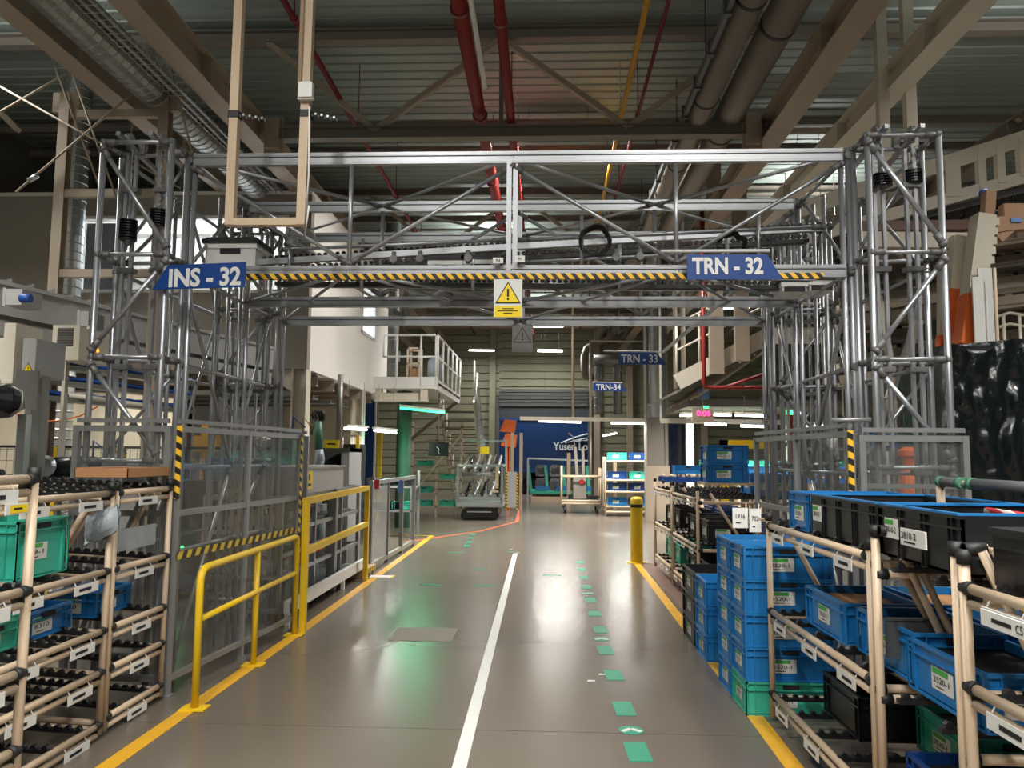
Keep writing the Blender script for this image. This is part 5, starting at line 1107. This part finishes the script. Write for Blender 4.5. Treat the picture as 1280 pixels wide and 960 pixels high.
# ------------------------------------------------------------ machine area left of the aisle
t = thing('transfer_conveyor', 'silver framed conveyor machine behind the yellow frame', 'conveyor', (-3.0, 9, 0))
for x in (-2.55, -3.3):
    for y in (7.5, 8.6, 9.7, 10.6): b = MB(); b.box((x-.02, y-.02, .1), (x+.02, y+.02, 1.2)); b.lathe([(.02, 0), (.045, .01), (.045, .035), (.02, .045)], (x-.02, y, .05), (1, 0, 0), 1, 12); b.build('leg', ['alu', 'rubber'], t)
    for z in (.42, .62, .85, 1.18): b = MB(); b.bar((x, 7.5, z), (x, 10.6, z), .03, .04); b.build('rail', 'alu', t)
for y in (7.5, 10.6):
    for z in (.42, .85, 1.18): b = MB(); b.bar((-2.55, y, z), (-3.3, y, z), .03, .04); b.build('rail', 'alu', t)
b = MB(); b.box((-3.3, 7.6, .86), (-2.6, 10.4, .9)); b.build('deck', 'dgrey', t)
b = MB(); b.bar((-2.42, 7.35, .17), (-2.42, 10.6, .17), .05, .12); b.bar((-2.42, 7.4, 0), (-2.42, 7.4, .2), .05, .05); b.bar((-2.42, 9.4, 0), (-2.42, 9.4, .2), .04, .04); b.build('floor_rail', 'white', t)
b = MB(); b.box((-3.3, 7.4, .1), (-2.45, 10.6, .13)); b.build('floor_tray', 'dgrey', t)
for i in range(9): y = 7.7+i*.32; b = MB(); b.box((-3.15, y, .91), (-2.75, y+.18, .99)); b.tube((-3.1, y+.09, .99), (-2.8, y+.09, 1.03), .03); tag(b.build('metal_casting', ['silver', 'skin', 'grey'][i % 3]), 'metal part on the conveyor machine behind the yellow frame, %s from the near end' % NTH[i], 'part', 'parts on the conveyor machine')
b = MB(); b.box((-3.1, 8.5, .45), (-2.7, 8.9, .5)); b.box((-3.0, 9.2, .45), (-2.7, 9.5, .56)); tag(b.build('tool_case', 'redt'), 'red case low inside the conveyor machine', 'case')
t = thing('control_cabinet', 'grey control cabinet with yellow warning label over the yellow frame', 'cabinet', (-2.8, 8.5, 1.2))
b = MB(); b.box((-3.0, 7.95, 1.2), (-2.5, 9.6, 1.47)); b.box((-3.02, 7.93, 1.46), (-2.48, 9.62, 1.48)); b.build('body', 'grey', t)
b = MB(); b.box((-2.499, 8.05, 1.24), (-2.495, 8.3, 1.43)); b.box((-2.494, 8.1, 1.27), (-2.4935, 8.25, 1.3), 1); b.box((-2.494, 8.16, 1.33), (-2.4935, 8.19, 1.4), 1); b.build('warning_label', ['signy', 'ink'], t)
b = MB(); b.box((-3.0, 7.8, 0), (-2.9, 7.9, 1.2)); b.build('leg', 'alud', t); b = MB(); b.box((-2.6, 9.3, 0), (-2.5, 9.4, 1.2)); b.build('leg', 'alud', t)
# black arch machine + robot
t = thing('arch_machine', 'black machine with round arch opening behind the grey control cabinet', 'machine', (-4.0, 12.3, 0)); Y = 11.3
a = P(384, 602, Y=Y); c = P(437, 560, Y=Y); xx0, xx1, z1 = a.x, c.x, c.z
b = MB(); b.box((xx0, Y, 0), (xx1, Y+.8, a.z)); b.box((xx1-.12, Y, a.z), (xx1, Y+.8, z1)); b.build('body', 'grey', t)
pts = [(0, 0), (0, 1), (1, 1), (1, .88)]+[(1-.95*math.sin(i/10*math.pi/2), .02+.86*math.cos(i/10*math.pi/2)) for i in range(11)]
pts = [((p[0]*.8+.2)*(xx1-xx0), p[1]*(z1-a.z)) for p in pts]
b = MB(); b.prism(pts, (xx0, Y-.02, a.z), (1, 0, 0), (0, 0, 1), (0, .8, 0)); b.build('arch', 'dgrey', t)
b = MB(); b.box((xx0, Y+.75, a.z), (xx1, Y+.8, z1)); b.box((xx0-.2, Y+.1, a.z), (xx0+.3, Y+.5, a.z+.2)); b.build('back_panel', 'blackgloss', t)
b = MB(); p = P(405, 560, Y=Y-.05); q = P(424, 550, Y=Y-.05); b.box((p.x, Y-.06, p.z), (q.x, Y-.04, q.z)); b.box((p.x+.05, Y-.065, p.z+.05), (q.x-.05, Y-.06, p.z+.07), 1); b.build('name_plate', ['signy', 'ink'], t)
t = thing('welding_robot', 'slim robot arm wrapped in clear film beside the black arch machine', 'robot', P(398, 600, Y=10.9)); Y = 10.9
b = MB(); b.path([P(398, 600, Y=Y), P(397, 585, Y=Y), P(400, 573, Y=Y), P(399, 562, Y=Y)], .09, 0, 10, .06); b.tube((P(398, 600, Y=Y).x, Y, 0), P(398, 600, Y=Y), .12); b.build('arm', 'bag', t)
b = MB(); b.tube(P(398, 562, Y=Y), P(398, 527, Y=Y), .06); b.build('cable_column', 'pgreen', t)
for k in range(3): b = MB(); b.path([P(392+k*4, 524, Y=Y), P(390+k*4, 518, Y=Y), P(394+k*4, 514, Y=Y), P(399+k*3, 517, Y=Y), P(400+k*2, 526, Y=Y)], .016, 0, 6); b.build('hose', 'rubber', t)
t = thing('dark_enclosure', 'dark glazed machine enclosure with yellow posts under the office', 'enclosure', P(440, 600, Y=13.6)); Y = 13.7
a = P(426, 600, Y=Y); c = P(448, 545, Y=Y); b = MB(); b.box((a.x, Y, 0), (c.x, Y+.6, ZP(430, 555, Y))); b.build('body', 'skin', t)
for x in (a.x, c.x): b = MB(); b.box((x-.03, Y-.05, 0), (x+.03, Y, c.z)); b.build('post', 'yellow' if x == c.x else 'beam', t)
b = MB(); b.bar((a.x, Y-.02, c.z), (c.x, Y-.02, c.z), .04, .04); b.build('rail', 'beam', t)
b = MB(); p = P(471, 595, Y=19); q = P(477, 534, Y=19); b.box((p.x, 19, 0), (q.x, 19.15, q.z)); tag(b.build('guard_post', 'yellow'), 'tall yellow machine guard behind the far office column', 'guard post')
b = MB(); b.tube((XP(423, 12.9), 12.9, 1.7), (XP(423, 12.9), 12.9, 2.96), .05); tag(b.build('conduit_pipe', 'galv'), 'grey pipe dropping from the office floor above the black arch machine', 'pipe')
# dark bins and machines between column and fence
for i in range(8):
    px = 478+(i % 4)*11; Y = 15.5+.5*(i // 4); z = .55+.45*(i // 4); x = XP(px, Y, 600)
    tote('black' if i % 3 else 'teal', .4, .3, .145, x-.1, Y, z, 'dark tote on the bench beyond the clear fence, %s row, %s from left' % (['lower', 'upper'][i//4], NTH[i % 4]), 'totes beyond the clear fence', txt=None)
t = thing('work_bench', 'steel bench with dark totes beyond the clear fence', 'bench', (-3.2, 15.8, 0))
for z, y in ((.53, 15.5), (.98, 16.0)): b = MB(); b.box((-4.0, y-.2, z-.03), (-2.6, y+.2, z)); b.build('shelf', 'alud', t)
for x in (-4.0, -2.65): b = MB(); b.box((x, 15.3, 0), (x+.05, 15.35, 1.0)); b.box((x, 16.15, 0), (x+.05, 16.2, 1.3)); b.build('leg', 'alud', t)
# ------------------------------------------------------------ upper left equipment
t = thing('conveyor_duct', 'grey duct like conveyor housing running across the far left', 'conveyor', (-6.6, 8.6, 2.9)); 
p = P(-30, 372, Y=7.4); q = P(330, 450, Y=11.5)
b = MB(); b.bar(p, q, .35, .3); b.bar(p+Vector((0, 0, .17)), q+Vector((0, 0, .17)), .4, .04); b.bar(p-Vector((0, 0, .28)), q-Vector((0, 0, .28)), .3, .16); b.build('housing', 'grey', t)
b = MB()
for k in range(18): c = p+(q-p)*(k/18); b.bar(c+Vector((-.1, 0, .19)), c+Vector((.12, .0, .24)), .012, .03)
b.build('fins', 'galv', t)
for f in (.15, .5, .8): c = p+(q-p)*f; b = MB(); b.bar((c.x, c.y, 0), (c.x, c.y, c.z-.3), .06, .06); b.build('leg', 'galv', t)
for i, (px, py, w_, h_, Y) in enumerate([(4, 361, 24, 20, 7.1), (97, 389, 14, 19, 8.0)]):
    a = P(px, py+h_, Y=Y); c = P(px+w_, py, Y=Y); b = MB(); b.box((a.x, Y, a.z), (c.x, Y+.3, c.z)); b.box((a.x-.01, Y-.005, a.z-.01), (a.x+.02, Y, c.z+.01)); tag(b.build('drive_box', 'grey'), ['pale drive box on the conveyor housing at the left edge', 'pale drive box on the conveyor housing above the cooling unit'][i], 'box')
b = MB(); c = P(26, 373, Y=7.08); b.tube(c, c+Vector((.1, 0, 0)), .04, 0, 10); tag(b.build('blue_plug', 'bcable'), 'blue plug on the drive box at the left edge', 'plug')
t = thing('cooling_unit', 'cream cooling unit with dark grille hanging at left beside the front tower', 'cooling unit', P(90, 447, Y=6.9)); Y = 6.9
a = P(66, 449, Y=Y); c = P(97, 408, Y=Y); e = P(117, 405, Y=Y+.5)
b = MB(); b.box((a.x, Y, a.z), (c.x+.02, Y+.55, c.z)); b.box((a.x-.01, Y-.01, a.z-.01), (c.x+.03, Y+.02, c.z+.01)); b.build('case', 'creamp', t)
b = MB(); g0 = P(71, 432, Y=Y-.015); g1 = P(92, 410, Y=Y-.015); b.box((g0.x, Y-.016, g0.z), (g1.x, Y-.011, g1.z))
for k in range(7): z = g0.z+(g1.z-g0.z)*(k+.5)/7; b.box((g0.x, Y-.022, z-.004), (g1.x, Y-.016, z+.004), 1)
b.build('grille', ['dgrey', 'beamd'], t)
b = MB(); b.lathe([(.012, 0), (.016, .01)], (c.x+.02, Y+.3, a.z+.12), (1, 0, 0)); b.build('indicator', 'ledo', t)
b = MB(); b.path([(a.x+.1, Y+.3, c.z), (a.x+.15, Y+.3, c.z+.05), (c.x-.05, Y+.3, c.z+.05), (c.x-.02, Y+.3, c.z)], .012); b.box((a.x-.03, Y+.2, 0), (a.x, Y+.26, c.z)); b.build('bracket', 'creamp', t)
t = thing('electrical_cabinet', 'grey electrical cabinet with yellow warning triangle at the left edge', 'cabinet', P(30, 480, Y=6.3)); Y = 6.3
a = P(22, 535, Y=Y); c = P(46, 423, Y=Y); l = P(-14, 430, Y=Y)
b = MB(); b.box((a.x, Y, P(46, 470, Y=Y).z), (c.x, Y+.4, c.z)); b.build('case', 'grey', t)
b = MB(); x = P(8, 450, Y=Y).x; b.box((x, Y-.05, P(46, 480, Y=Y).z), (x+.1, Y+.3, P(8, 405, Y=Y).z)); b.box((l.x, Y-.02, P(0, 475, Y=Y).z), (x, Y+.3, P(8, 423, Y=Y).z)); b.build('side_housing', 'creamp', t)
b = MB(); w0 = P(29, 460, Y=Y-.01); w1 = P(41, 450, Y=Y-.01); m = (w0.x+w1.x)/2
b.add([(w0.x-.01, Y-.003, w0.z-.03), (w1.x-.0, Y-.003, w0.z-.03), (m, Y-.003, w0.z+.05)], [(0, 1, 2)], 1); b.add([(w0.x, Y-.004, w0.z-.024), (w1.x-.01, Y-.004, w0.z-.024), (m, Y-.004, w0.z+.038)], [(0, 1, 2)], 0)
b.add([(m-.008, Y-.005, w0.z-.0), (m+.006, Y-.005, w0.z+.022), (m+.002, Y-.005, w0.z), (m+.008, Y-.005, w0.z), (m-.004, Y-.005, w0.z-.022), (m, Y-.005, w0.z-.004)], [(0, 1, 2, 3, 4, 5)], 1)
b.build('warning_triangle', ['signy', 'ink'], t)
b = MB(); z = P(40, 512, Y=Y).z; b.box((P(20, 500, Y=Y-.1).x, Y-.12, z), (P(48, 500, Y=Y-.1).x, Y-.1, P(40, 465, Y=Y).z)); b.build('panel', 'galv', t)
b = MB(); b.box((a.x+.05, Y+.1, 0), (a.x+.12, Y+.2, z+.3)); b.build('leg', 'galv', t)
t = thing('robot_gripper', 'black and yellow robot gripper head at the left edge', 'robot', P(8, 520, Y=5.8)); Y = 5.8
c = P(6, 500, Y=Y); b = MB(); b.lathe([(.05, 0), (.12, .03), (.14, .12), (.1, .2), (.04, .24)], c+Vector((0, .1, -.02)), (-.3, -1, .1), 0, 16); b.tube(c, c+Vector((-.4, .2, .15)), .08); b.build('body', 'skin', t)
for k in range(3): b = MB(); b.path([c+Vector((-.13+.05*k, -.15, .1)), c+Vector((.02, -.17, .05-.03*k)), c+Vector((-.02, -.17, -.06)), c+Vector((-.14, -.15, -.08+.02*k))], .012); b.build('yellow_hose', 'yellow', t)
b = MB(); b.path([c+Vector((.05, 0, .1)), c+Vector((.14, 0, .06)), c+Vector((.15, 0, -.06)), c+Vector((.05, 0, -.12))], .012); b.build('hose', 'galv', t)
b = MB(); b.bar((c.x+.03, Y+.2, 0), (c.x+.03, Y+.2, c.z-.1), .07, .07); b.build('stand', 'silver', t)
for i in range(3):
    t = thing('cable_tray', 'blue cable filled tray at left under the cooling unit, %s from the top' % NTH[i], 'cable tray', (-7, 9.6, 2.4), 0, 'blue cable trays')
    p = P(40, 448+i*21, Y=8.2); q = P(240, 476+i*17, Y=9.6)
    b = MB(); b.bar(p-Vector((0, 0, .05)), q-Vector((0, 0, .05)), .2, .05); b.build('tray', 'galv', t)
    for k in range(4): b = MB(); b.path([p+(q-p)*(j/9)+Vector((0, -.08+.05*k, .0+.02*((j+k) % 2))) for j in range(10)], .022, 0, 6); b.build('cable', 'bcable' if k < 3 else 'rubber', t)
    b = MB(); b.bar((q.x, q.y, 0), (q.x, q.y, q.z), .05, .05); b.bar((p.x, p.y, 0), (p.x, p.y, p.z-.05), .05, .05); b.build('leg', 'galv', t)
b = MB(); b.tube(P(46, 488, Y=8.4), P(200, 510, Y=8.6), .03); tag(b.build('pale_conduit', 'creamp'), 'long pale conduit under the blue cable trays at left', 'conduit')
b = MB(); b.path([P(*q, Y=7.9) for q in [(20, 517), (40, 524), (60, 526.5), (80, 525), (100, 520), (122, 508)]], .008, 0, 6); tag(b.build('slack_cable', 'orange'), 'thin brown cable sagging across the cream wall at left', 'cable')
# car part on table + mesh fence far left
t = thing('part_table', 'table behind the left rack carrying the black car bumper', 'table', P(60, 600, Y=7)); a = P(-20, 597, Y=6.8); c = P(95, 597, Y=6.8)
b = MB(); b.box((a.x, 6.6, a.z-.06), (c.x+.3, 7.6, a.z)); b.build('top', 'dgrey', t)
for x in (a.x+.1, c.x+.2): b = MB(); b.box((x, 6.7, 0), (x+.05, 6.75, a.z-.06)); b.build('leg', 'alud', t)
p = P(22, 590, Y=6.9); q = P(80, 588, Y=6.9); b = MB(); L = q.x-p.x+.3
prof = [(0, 0), (.0, .1), (.06, .17), (.2, .19), (.28, .15), (.24, .02)]
v = []; n = 14
for i in range(n+1):
    f = i/n; y = 6.95+.25*(2*f-1)**2; s_ = 1-.35*abs(2*f-1)**3
    v += [(p.x+L*f, y+u*s_, a.z+.01+w_*s_) for u, w_ in prof]
b.add(v, [(i*6+j, i*6+j+1, (i+1)*6+j+1, (i+1)*6+j) for i in range(n) for j in range(5)]+[(i*6+5, i*6, (i+1)*6, (i+1)*6+5) for i in range(n)]+[tuple(range(6)), tuple(range(n*6+5, n*6-1, -1))], 0, True)
b.lathe([(.03, 0), (.09, .01), (.1, .03), (.07, .05)], (p.x+L*.35, 6.93, a.z+.1), (0, -1, .1), 1, 20)
tag(b.build('car_bumper', ['skin', 'silver']), 'glossy black car bumper lying on the table at left', 'bumper')
t = thing('mesh_fence', 'grey wire mesh fence with yellow post in front of the cream wall at left', 'fence', P(60, 600, Y=9)); Y = 9.2
z0, z1 = 0, ZP(50, 560, Y); x0, x1 = XP(-10, Y), XP(360, Y)
b = MB(); k = x0
while k < x1: b.box((k, Y, .1), (k+.006, Y+.006, z1)); k += .09
for z in (.3, .6, .9, 1.2, 1.5, z1-.02): b.box((x0, Y-.004, z), (x1, Y, z+.008))
b.build('mesh', 'galv', t)
for px in (67, 150, 230, 300): x = XP(px, Y, 570); b = MB(); b.box((x, Y-.04, 0), (x+.06, Y+.04, z1+.02)); b.build('post', 'yellow' if px in (67, 150) else 'rubber', t)
b = MB(); b.box((x0, Y-.02, z1), (x1, Y+.02, z1+.03)); b.build('top_rail', 'rubber', t)
# machine bodies behind the left guard fence
for i, (x0, x1, y0, z1, m, lab) in enumerate([(-5.6, -4.6, 8.9, 1.5, 'grey', 'grey machine body seen through the left clear fence, left one'), (-4.4, -3.5, 8.6, 1.3, 'dgrey', 'dark machine body seen through the left clear fence, middle one'), (-3.9, -3.45, 11.0, 1.9, 'pgreen', 'green machine post behind the left rear tower')]):
    t = thing('machine_block', lab, 'machine', (x0, y0, 0))
    b = MB(); b.box((x0, y0, .1), (x1, y0+.8, z1*.6)); b.box((x0+.1, y0+.1, z1*.6), (x1-.2, y0+.7, z1)); b.box((x0+.05, y0-.02, .3), (x1-.05, y0, z1*.5), 0); b.build('body', m, t)
    for x in (x0+.05, x1-.1): b = MB(); b.box((x, y0+.1, 0), (x+.05, y0+.15, .1)); b.build('foot', 'rubber', t)
    b = MB(); b.box((x0+.15, y0-.03, z1*.35), (x0+.4, y0-.02, z1*.45)); b.build('screen', 'ledg' if i == 1 else 'ink', t)
    for k in range(3): b = MB(); b.path([(x0+.2+k*.15, y0+.2, z1), (x0+.25+k*.15, y0+.1, z1+.25), (x0+.4+k*.1, y0+.2, z1+.1)], .015, 0, 6); b.build('hose', ['bcable', 'ypipe', 'galv'][k], t)
b = MB(); b.box((-5.0, 10.4, ZP(300, 565, 10.4)), (-4.3, 10.43, ZP(300, 545, 10.4))); b.box((-4.7, 10.44, 0), (-4.6, 10.5, 2.0)); tag(b.build('notice_board', 'ypipe'), 'orange notice board seen through the left clear fence', 'board')

dx = XP(488, 18.7, 430); b = MB(); spiral(b, (dx, 18.75, ZP(488, 470, 18.7)), (dx, 18.75, 7.4), .19, .3); b.lathe([(.25, 0), (.25, .3)], (dx, 18.75, 5.0)); b.lathe([(.24, 0), (.24, .25)], (dx, 18.75, 3.9))
tag(b.build('vertical_duct', 'duct'), 'silver round duct rising behind the end of the raised office', 'duct')
c = P(476, 721, Z=0); b = MB(); b.box((c.x-.14, c.y-.1, .004), (c.x+.14, c.y+.1, .007)); b.box((c.x+.14, c.y-.1, .004), (c.x+.17, c.y+.1, .0075), 1); tag(b.build('floor_card', ['paper', 'signy']), 'white card taped flat on the floor by the hazard striped base', 'card')
for i, (px, py) in enumerate([(637, 637), (645, 641), (694, 733), (734, 852), (748, 844)]):
    c = P(px, py+50 if i < 2 else py, Z=0); b = MB(); b.prism([(0, 0), (.05, .005), (.06, .02), (.01, .025)], (c.x, c.y, .001), (1, 0, 0), (0, 1, 0), (0, 0, .004)); tag(b.build('paper_scrap', 'paper'), ['white scrap left of the far end of the white line', 'white scrap just above the far end of the white line', 'white scrap beside the dashes near the middle of the aisle', 'white scrap left of the third nearest green dash', 'white scrap touching the third nearest green dash'][i], 'scrap', 'scraps on the floor')
from mathutils import noise as mnoise
# ------------------------------------------------------------ overhead conveyor at the right
Y = 8.4
t = thing('overhead_conveyor', 'cream overhead conveyor bridge with black hangers behind the right towers', 'conveyor', P(1200, 230, Y=Y))
def bb(name, a, c, w_, h, m, Y0=Y, Y1=None):
    b = MB(); b.bar(P(*a, Y=Y0), P(*c, Y=Y1 or Y0), w_, h); return b.build(name, m, t)
for Yk in (Y, Y+1.0):
    s = 1
    bb('chord', (1000, 262), (1330, 157), .06, .16, 'creamp', Yk); bb('chord', (1000, 300), (1330, 208), .06, .13, 'creamp', Yk)
    for px, w_ in ((1020, .1), (1060, .1), (1095, .1), (1140, .1), (1190, .16), (1227, .08), (1251, .08), (1280, .1)):
        za = ZP(px, 262-(px-1000)*.318, Yk); zb_ = ZP(px, 300-(px-1000)*.279, Yk); x = XP(px, Yk, 240)
        b = MB(); b.box((x-w_/2, Yk-.04, zb_), (x+w_/2, Yk+.04, za)); b.build('web', 'creamp', t)
b = MB(); a, c = P(1000, 318, Y=Y+.5), P(1330, 232, Y=Y+.5); b.bar(a, c, .8, .06); b.build('track', 'dgrey', t)
for x_ in (P(1165, 200, Y=Y).x, 3.9):
    b = MB(); b.box((x_-.06, Y+.4, ZP(1165, 215, Y)), (x_+.06, Y+.5, 7.5)); b.build('hanger_post', 'creamp', t)
for k in range(34):
    f = k/34; p = a+(c-a)*f; dy = -.35 if k % 2 else .2
    b = MB(); q = p+Vector((0, dy, 0)); b.tube(q, q+Vector((0, 0, -.12)), .015, 0, 6); b.lathe([(.02, 0), (.06, .02), (.065, .1), (.03, .14)], q+Vector((0, 0, -.26)), (0, 0, 1), 0, 8); b.bar(q+Vector((.0, -.06, -.2)), q+Vector((.07, -.06, -.24)), .02, .03, 1); b.build('hanger', ['skin', 'silver'], t)
b = MB(); p = P(1228, 243, Y=Y-.1); b.lathe([(.04, 0), (.05, .02), (.05, .05), (.03, .06)], p, (0, -1, 0), 0, 14); b.build('drive_wheel', 'bcable', t)
# lifters with orange feet
def lifter(label, top, mid, bot, Yk, wd):
    t = thing('lift_column', label, 'column', P(bot[0], bot[1], Y=Yk), 0, 'orange footed lift columns'); T, M_, B_ = P(*top, Y=Yk), P(*mid, Y=Yk), P(*bot, Y=Yk)
    b = MB(); b.bar(T, M_, wd, wd, up=(0, 1, 0)); b.build('upper_column', 'creamp', t)
    b = MB(); b.bar(M_, B_, wd*1.12, wd*1.05, up=(0, 1, 0)); d = (B_-M_)
    b.bar(B_, Vector((B_.x+d.x*.6, Yk, 0)), wd*1.1, wd, up=(0, 1, 0)); b.build('orange_sleeve', 'orange', t)
    b = MB(); x = T.x+wd*.7
    for k in range(5): c = T+(M_-T)*(.08+k*.12); b.box((c.x+wd*.5, Yk-.05, c.z-.04), (c.x+wd*.8, Yk+.05, c.z+.03))
    b.build('rack_teeth', 'creamp', t)
    return t
lifter('larger cream lift column with orange foot at right of the front tower', (1229, 270), (1216, 370), (1208, 432), 7.6, .17)
lifter('smaller cream lift column with orange foot, left of the larger one', (1196, 295), (1192, 362), (1190, 428), 7.9, .1)
lifter('cream lift column with orange foot seen between the right tower posts', (1180, 340), (1180, 420), (1176, 470), 8.1, .1)
t = thing('swing_arm', 'tan swing arm with small plate reaching from the right edge', 'arm', P(1260, 280, Y=7.7)); Yk = 7.65
b = MB(); b.bar(P(1240, 283, Y=Yk), P(1330, 272, Y=Yk), .12, .15); b.bar(P(1246, 300, Y=Yk), P(1262, 286, Y=Yk), .1, .08); b.bar(P(1236, 240, Y=Yk+.2), P(1234, 272, Y=Yk+.2), .1, .1); b.box(P(1256, 270, Y=Yk), P(1274, 258, Y=Yk+.1)); b.build('arm', mat('tan_steel', (176, 138, 108), .5), t)
b = MB(); p = P(1270, 275, Y=Yk-.07); b.box((p.x-.05, Yk-.08, p.z-.02), (p.x+.05, Yk-.065, p.z+.02)); b.build('plate', 'pblue', t)
b = MB(); b.bar(P(1070, 300, Y=8.0), P(1210, 302, Y=8.0), .1, .16); b.bar(P(1070, 284, Y=8.1), P(1215, 282, Y=8.1), .1, .1, 1); tag(b.build('cross_beam', ['creamp', 'brown']), 'cream and brown cross beam behind the right front tower', 'beam')
for i, (px0, px1, py0, py1, m) in enumerate([(1219, 1229, 346, 424, 'paper'), (1229, 1242, 334, 422, 'white')]):
    Yk = 7.4; b = MB(); a, c = P(px0, py1, Y=Yk), P(px1, py0, Y=Yk); b.box((a.x, Yk+.03*i, .6), (c.x, Yk+.03*i+.02, c.z)); b.box((a.x, Yk+.03*i, 0), (a.x+.02, Yk+.03*i+.02, .6)); tag(b.build('white_panel', m), ['narrow white panel leaning right of the orange lift column', 'wider white panel right of the orange lift column'][i], 'panel')
b = MB(); b.tube((XP(1243, 7.3, 380), 7.3, 0), (XP(1243, 7.3, 335), 7.3, ZP(1243, 335, 7.3)), .014); tag(b.build('thin_post', 'cream'), 'thin beige post beside the white panels at right', 'post')
# cluttered return conveyors behind the right towers
rr = random.Random(4)
for i in range(7):
    Yk = 9.2+.35*(i % 3); py = 322+i*24; t = thing('sloping_conveyor', 'greenish sloping conveyor level behind the right towers, %s from the top' % NTH[i], 'conveyor', P(1100, py, Y=Yk), 0, 'sloping conveyors')
    a = P(1040, py+18, Y=Yk); c = P(1330, py-22+rr.uniform(-6, 6), Y=Yk)
    b = MB(); b.bar(a, c, .5, .06); b.bar(a+Vector((0, -.25, .06)), c+Vector((0, -.25, .06)), .03, .1); b.build('frame', ['beam', 'beamd', 'creamp'][i % 3], t)
    b = MB()
    for k in range(24): q = a+(c-a)*((k+.5)/24)+Vector((0, -.05, .09)); b.box(q-Vector((.03, .1, .05)), q+Vector((rr.uniform(.01, .06), .1, rr.uniform(0, .08))), k % 3)
    o = b.build('carriers', ['skin', 'dgrey', 'beam'], t); o['kind'] = 'stuff'
    for f in (.1, .55, .95): q = a+(c-a)*f; b = MB(); b.box((q.x-.03, q.y+.28, 0), (q.x+.03, q.y+.33, q.z)); b.build('leg', 'beamd', t)
t = thing('inclined_frame', 'cream leaning A frame legs behind the right front tower', 'frame', P(1110, 430, Y=8.7))
for a, c in (((1090, 330), (1118, 480)), ((1150, 400), (1110, 500))): b = MB(); q = P(*c, Y=8.7); b.bar(P(*a, Y=8.7), q, .06, .08); b.bar(q, (q.x, q.y, 0), .06, .08); b.build('leg', 'creamp', t)
t = thing('stair_railing', 'thin grey stair railing at the right edge above the black sheet', 'railing', P(1260, 400, Y=9)); 
for dy in (0, 14): b = MB(); b.path([P(1246, 396+dy, Y=8.6), P(1262, 391+dy, Y=8.6), P(1285, 395+dy, Y=8.6), P(1330, 405+dy, Y=8.6)], .018); b.build('handrail', 'creamp', t)
for px in (1254, 1274): q = P(px, 392, Y=8.6); b = MB(); b.tube(q, (q.x, q.y, 0), .018); b.build('post', 'creamp', t)
# people sized orange tool behind the clear panel
t = thing('orange_tool', 'orange handled tool seen through the right clear panel', 'tool', P(1137, 620, Y=6.2)); Yk = 6.2
c = P(1137, 612, Y=Yk); b = MB(); b.lathe([(.05, -.9), (.08, -.4), (.085, 0), (.07, .1), (.04, .18), (.04, .24), (.075, .26), (.075, .3), (.03, .33)], c, (0, 0, 1), 0, 16); b.lathe([(.1, 0), (.1, .02)], (c.x, c.y, 0)); b.tube((c.x, c.y, 0), c, .03); b.build('body', 'orange', t)
for i, (px, py, w_, h_, m, lab) in enumerate([(1110, 560, 22, 18, 'blue', 'blue tote on a shelf seen through the right clear panel, left one'), (1148, 562, 22, 16, 'blue', 'blue tote on a shelf seen through the right clear panel, right one')]):
    Yk = 8.0; a = P(px, py, Y=Yk); tote(m, .3, .3, .145, a.x, Yk+.2, a.z, lab, txt='3520-1')
t = thing('storage_shelf', 'dark steel shelf seen through the right clear panels', 'shelf', (4.0, 8.2, 0)); za = P(1110, 560, Y=8).z
for z in (.5, 1.0, za-.03): b = MB(); b.box((2.75, 8.0, z), (5.0, 8.4, z+.03)); b.build('shelf', 'alud', t)
for x in (2.75, 3.8, 4.96): b = MB(); b.box((x, 8.0, 0), (x+.04, 8.04, 2.2)); b.build('post', 'alud', t)
for i in range(6): tote('dblue' if i % 2 else 'black', .4, .3, .21, 3.0+i*.33 if i < 3 else 2.2+i*.42, 8.2, .53 if i < 3 else 1.03, 'dark tote on the steel shelf behind the right panels, %s' % NTH[i], 'totes on the steel shelf', txt=None)
# ------------------------------------------------------------ black plastic sheet over a rack at right
x0 = XP(1190, 6.2, 500); x1 = x0+1.6; y0, y1 = 6.2, 7.2; zt = ZP(1190, 432, 6.2); t = None
b = MB(); nx, nz = 70, 60; rnd = random.Random(11); v = []
per = [(x0+(x1-x0)*i/nx, y0) for i in range(nx+1)]+[(x1, y0+(y1-y0)*i/6) for i in range(1, 7)]
per = [(x0, y1-(y1-y0)*i/8) for i in range(8)]+per
for j in range(nz+1):
    f = j/nz
    for i, (x, y) in enumerate(per):
        q = Vector((x*1.6+f*1.2, y, f*2.2-x*.9)); d = .08*(1-abs(mnoise.noise(q*1.7)))+.045*(1-2*abs(mnoise.noise(q*4+Vector((3, 1, 7)))))+.025*(1-2*abs(mnoise.noise(q*11)))-.06
        v.append((x+(d*.4 if y > y0+.01 else 0), y+(d if y <= y0+.01 else 0), .02+(zt-.02+.05*math.sin(i*.25)+.1*(x-x0)/(x1-x0)-.02)*f))
n = len(per)
b.add(v, [(j*n+i, j*n+i+1, (j+1)*n+i+1, (j+1)*n+i) for j in range(nz) for i in range(n-1)], 0, True)
top = [v[nz*n+i] for i in range(n)]; b.add(top, [tuple(range(n))], 0)
tag(b.build('plastic_cover', 'foil'), 'crinkled black plastic sheet draped over a rack at the right edge', 'cover')
b = MB(); b.tube(P(1232, 638, Y=3.35), P(1330, 652, Y=3.1), .014, 0, 8); tag(b.build('barrier_tape_bar', stripes('red_white_tape', (190, 50, 60), (215, 205, 200), 18, (1, 0, .6))), 'red and white striped bar at the right edge above the black totes', 'bar')
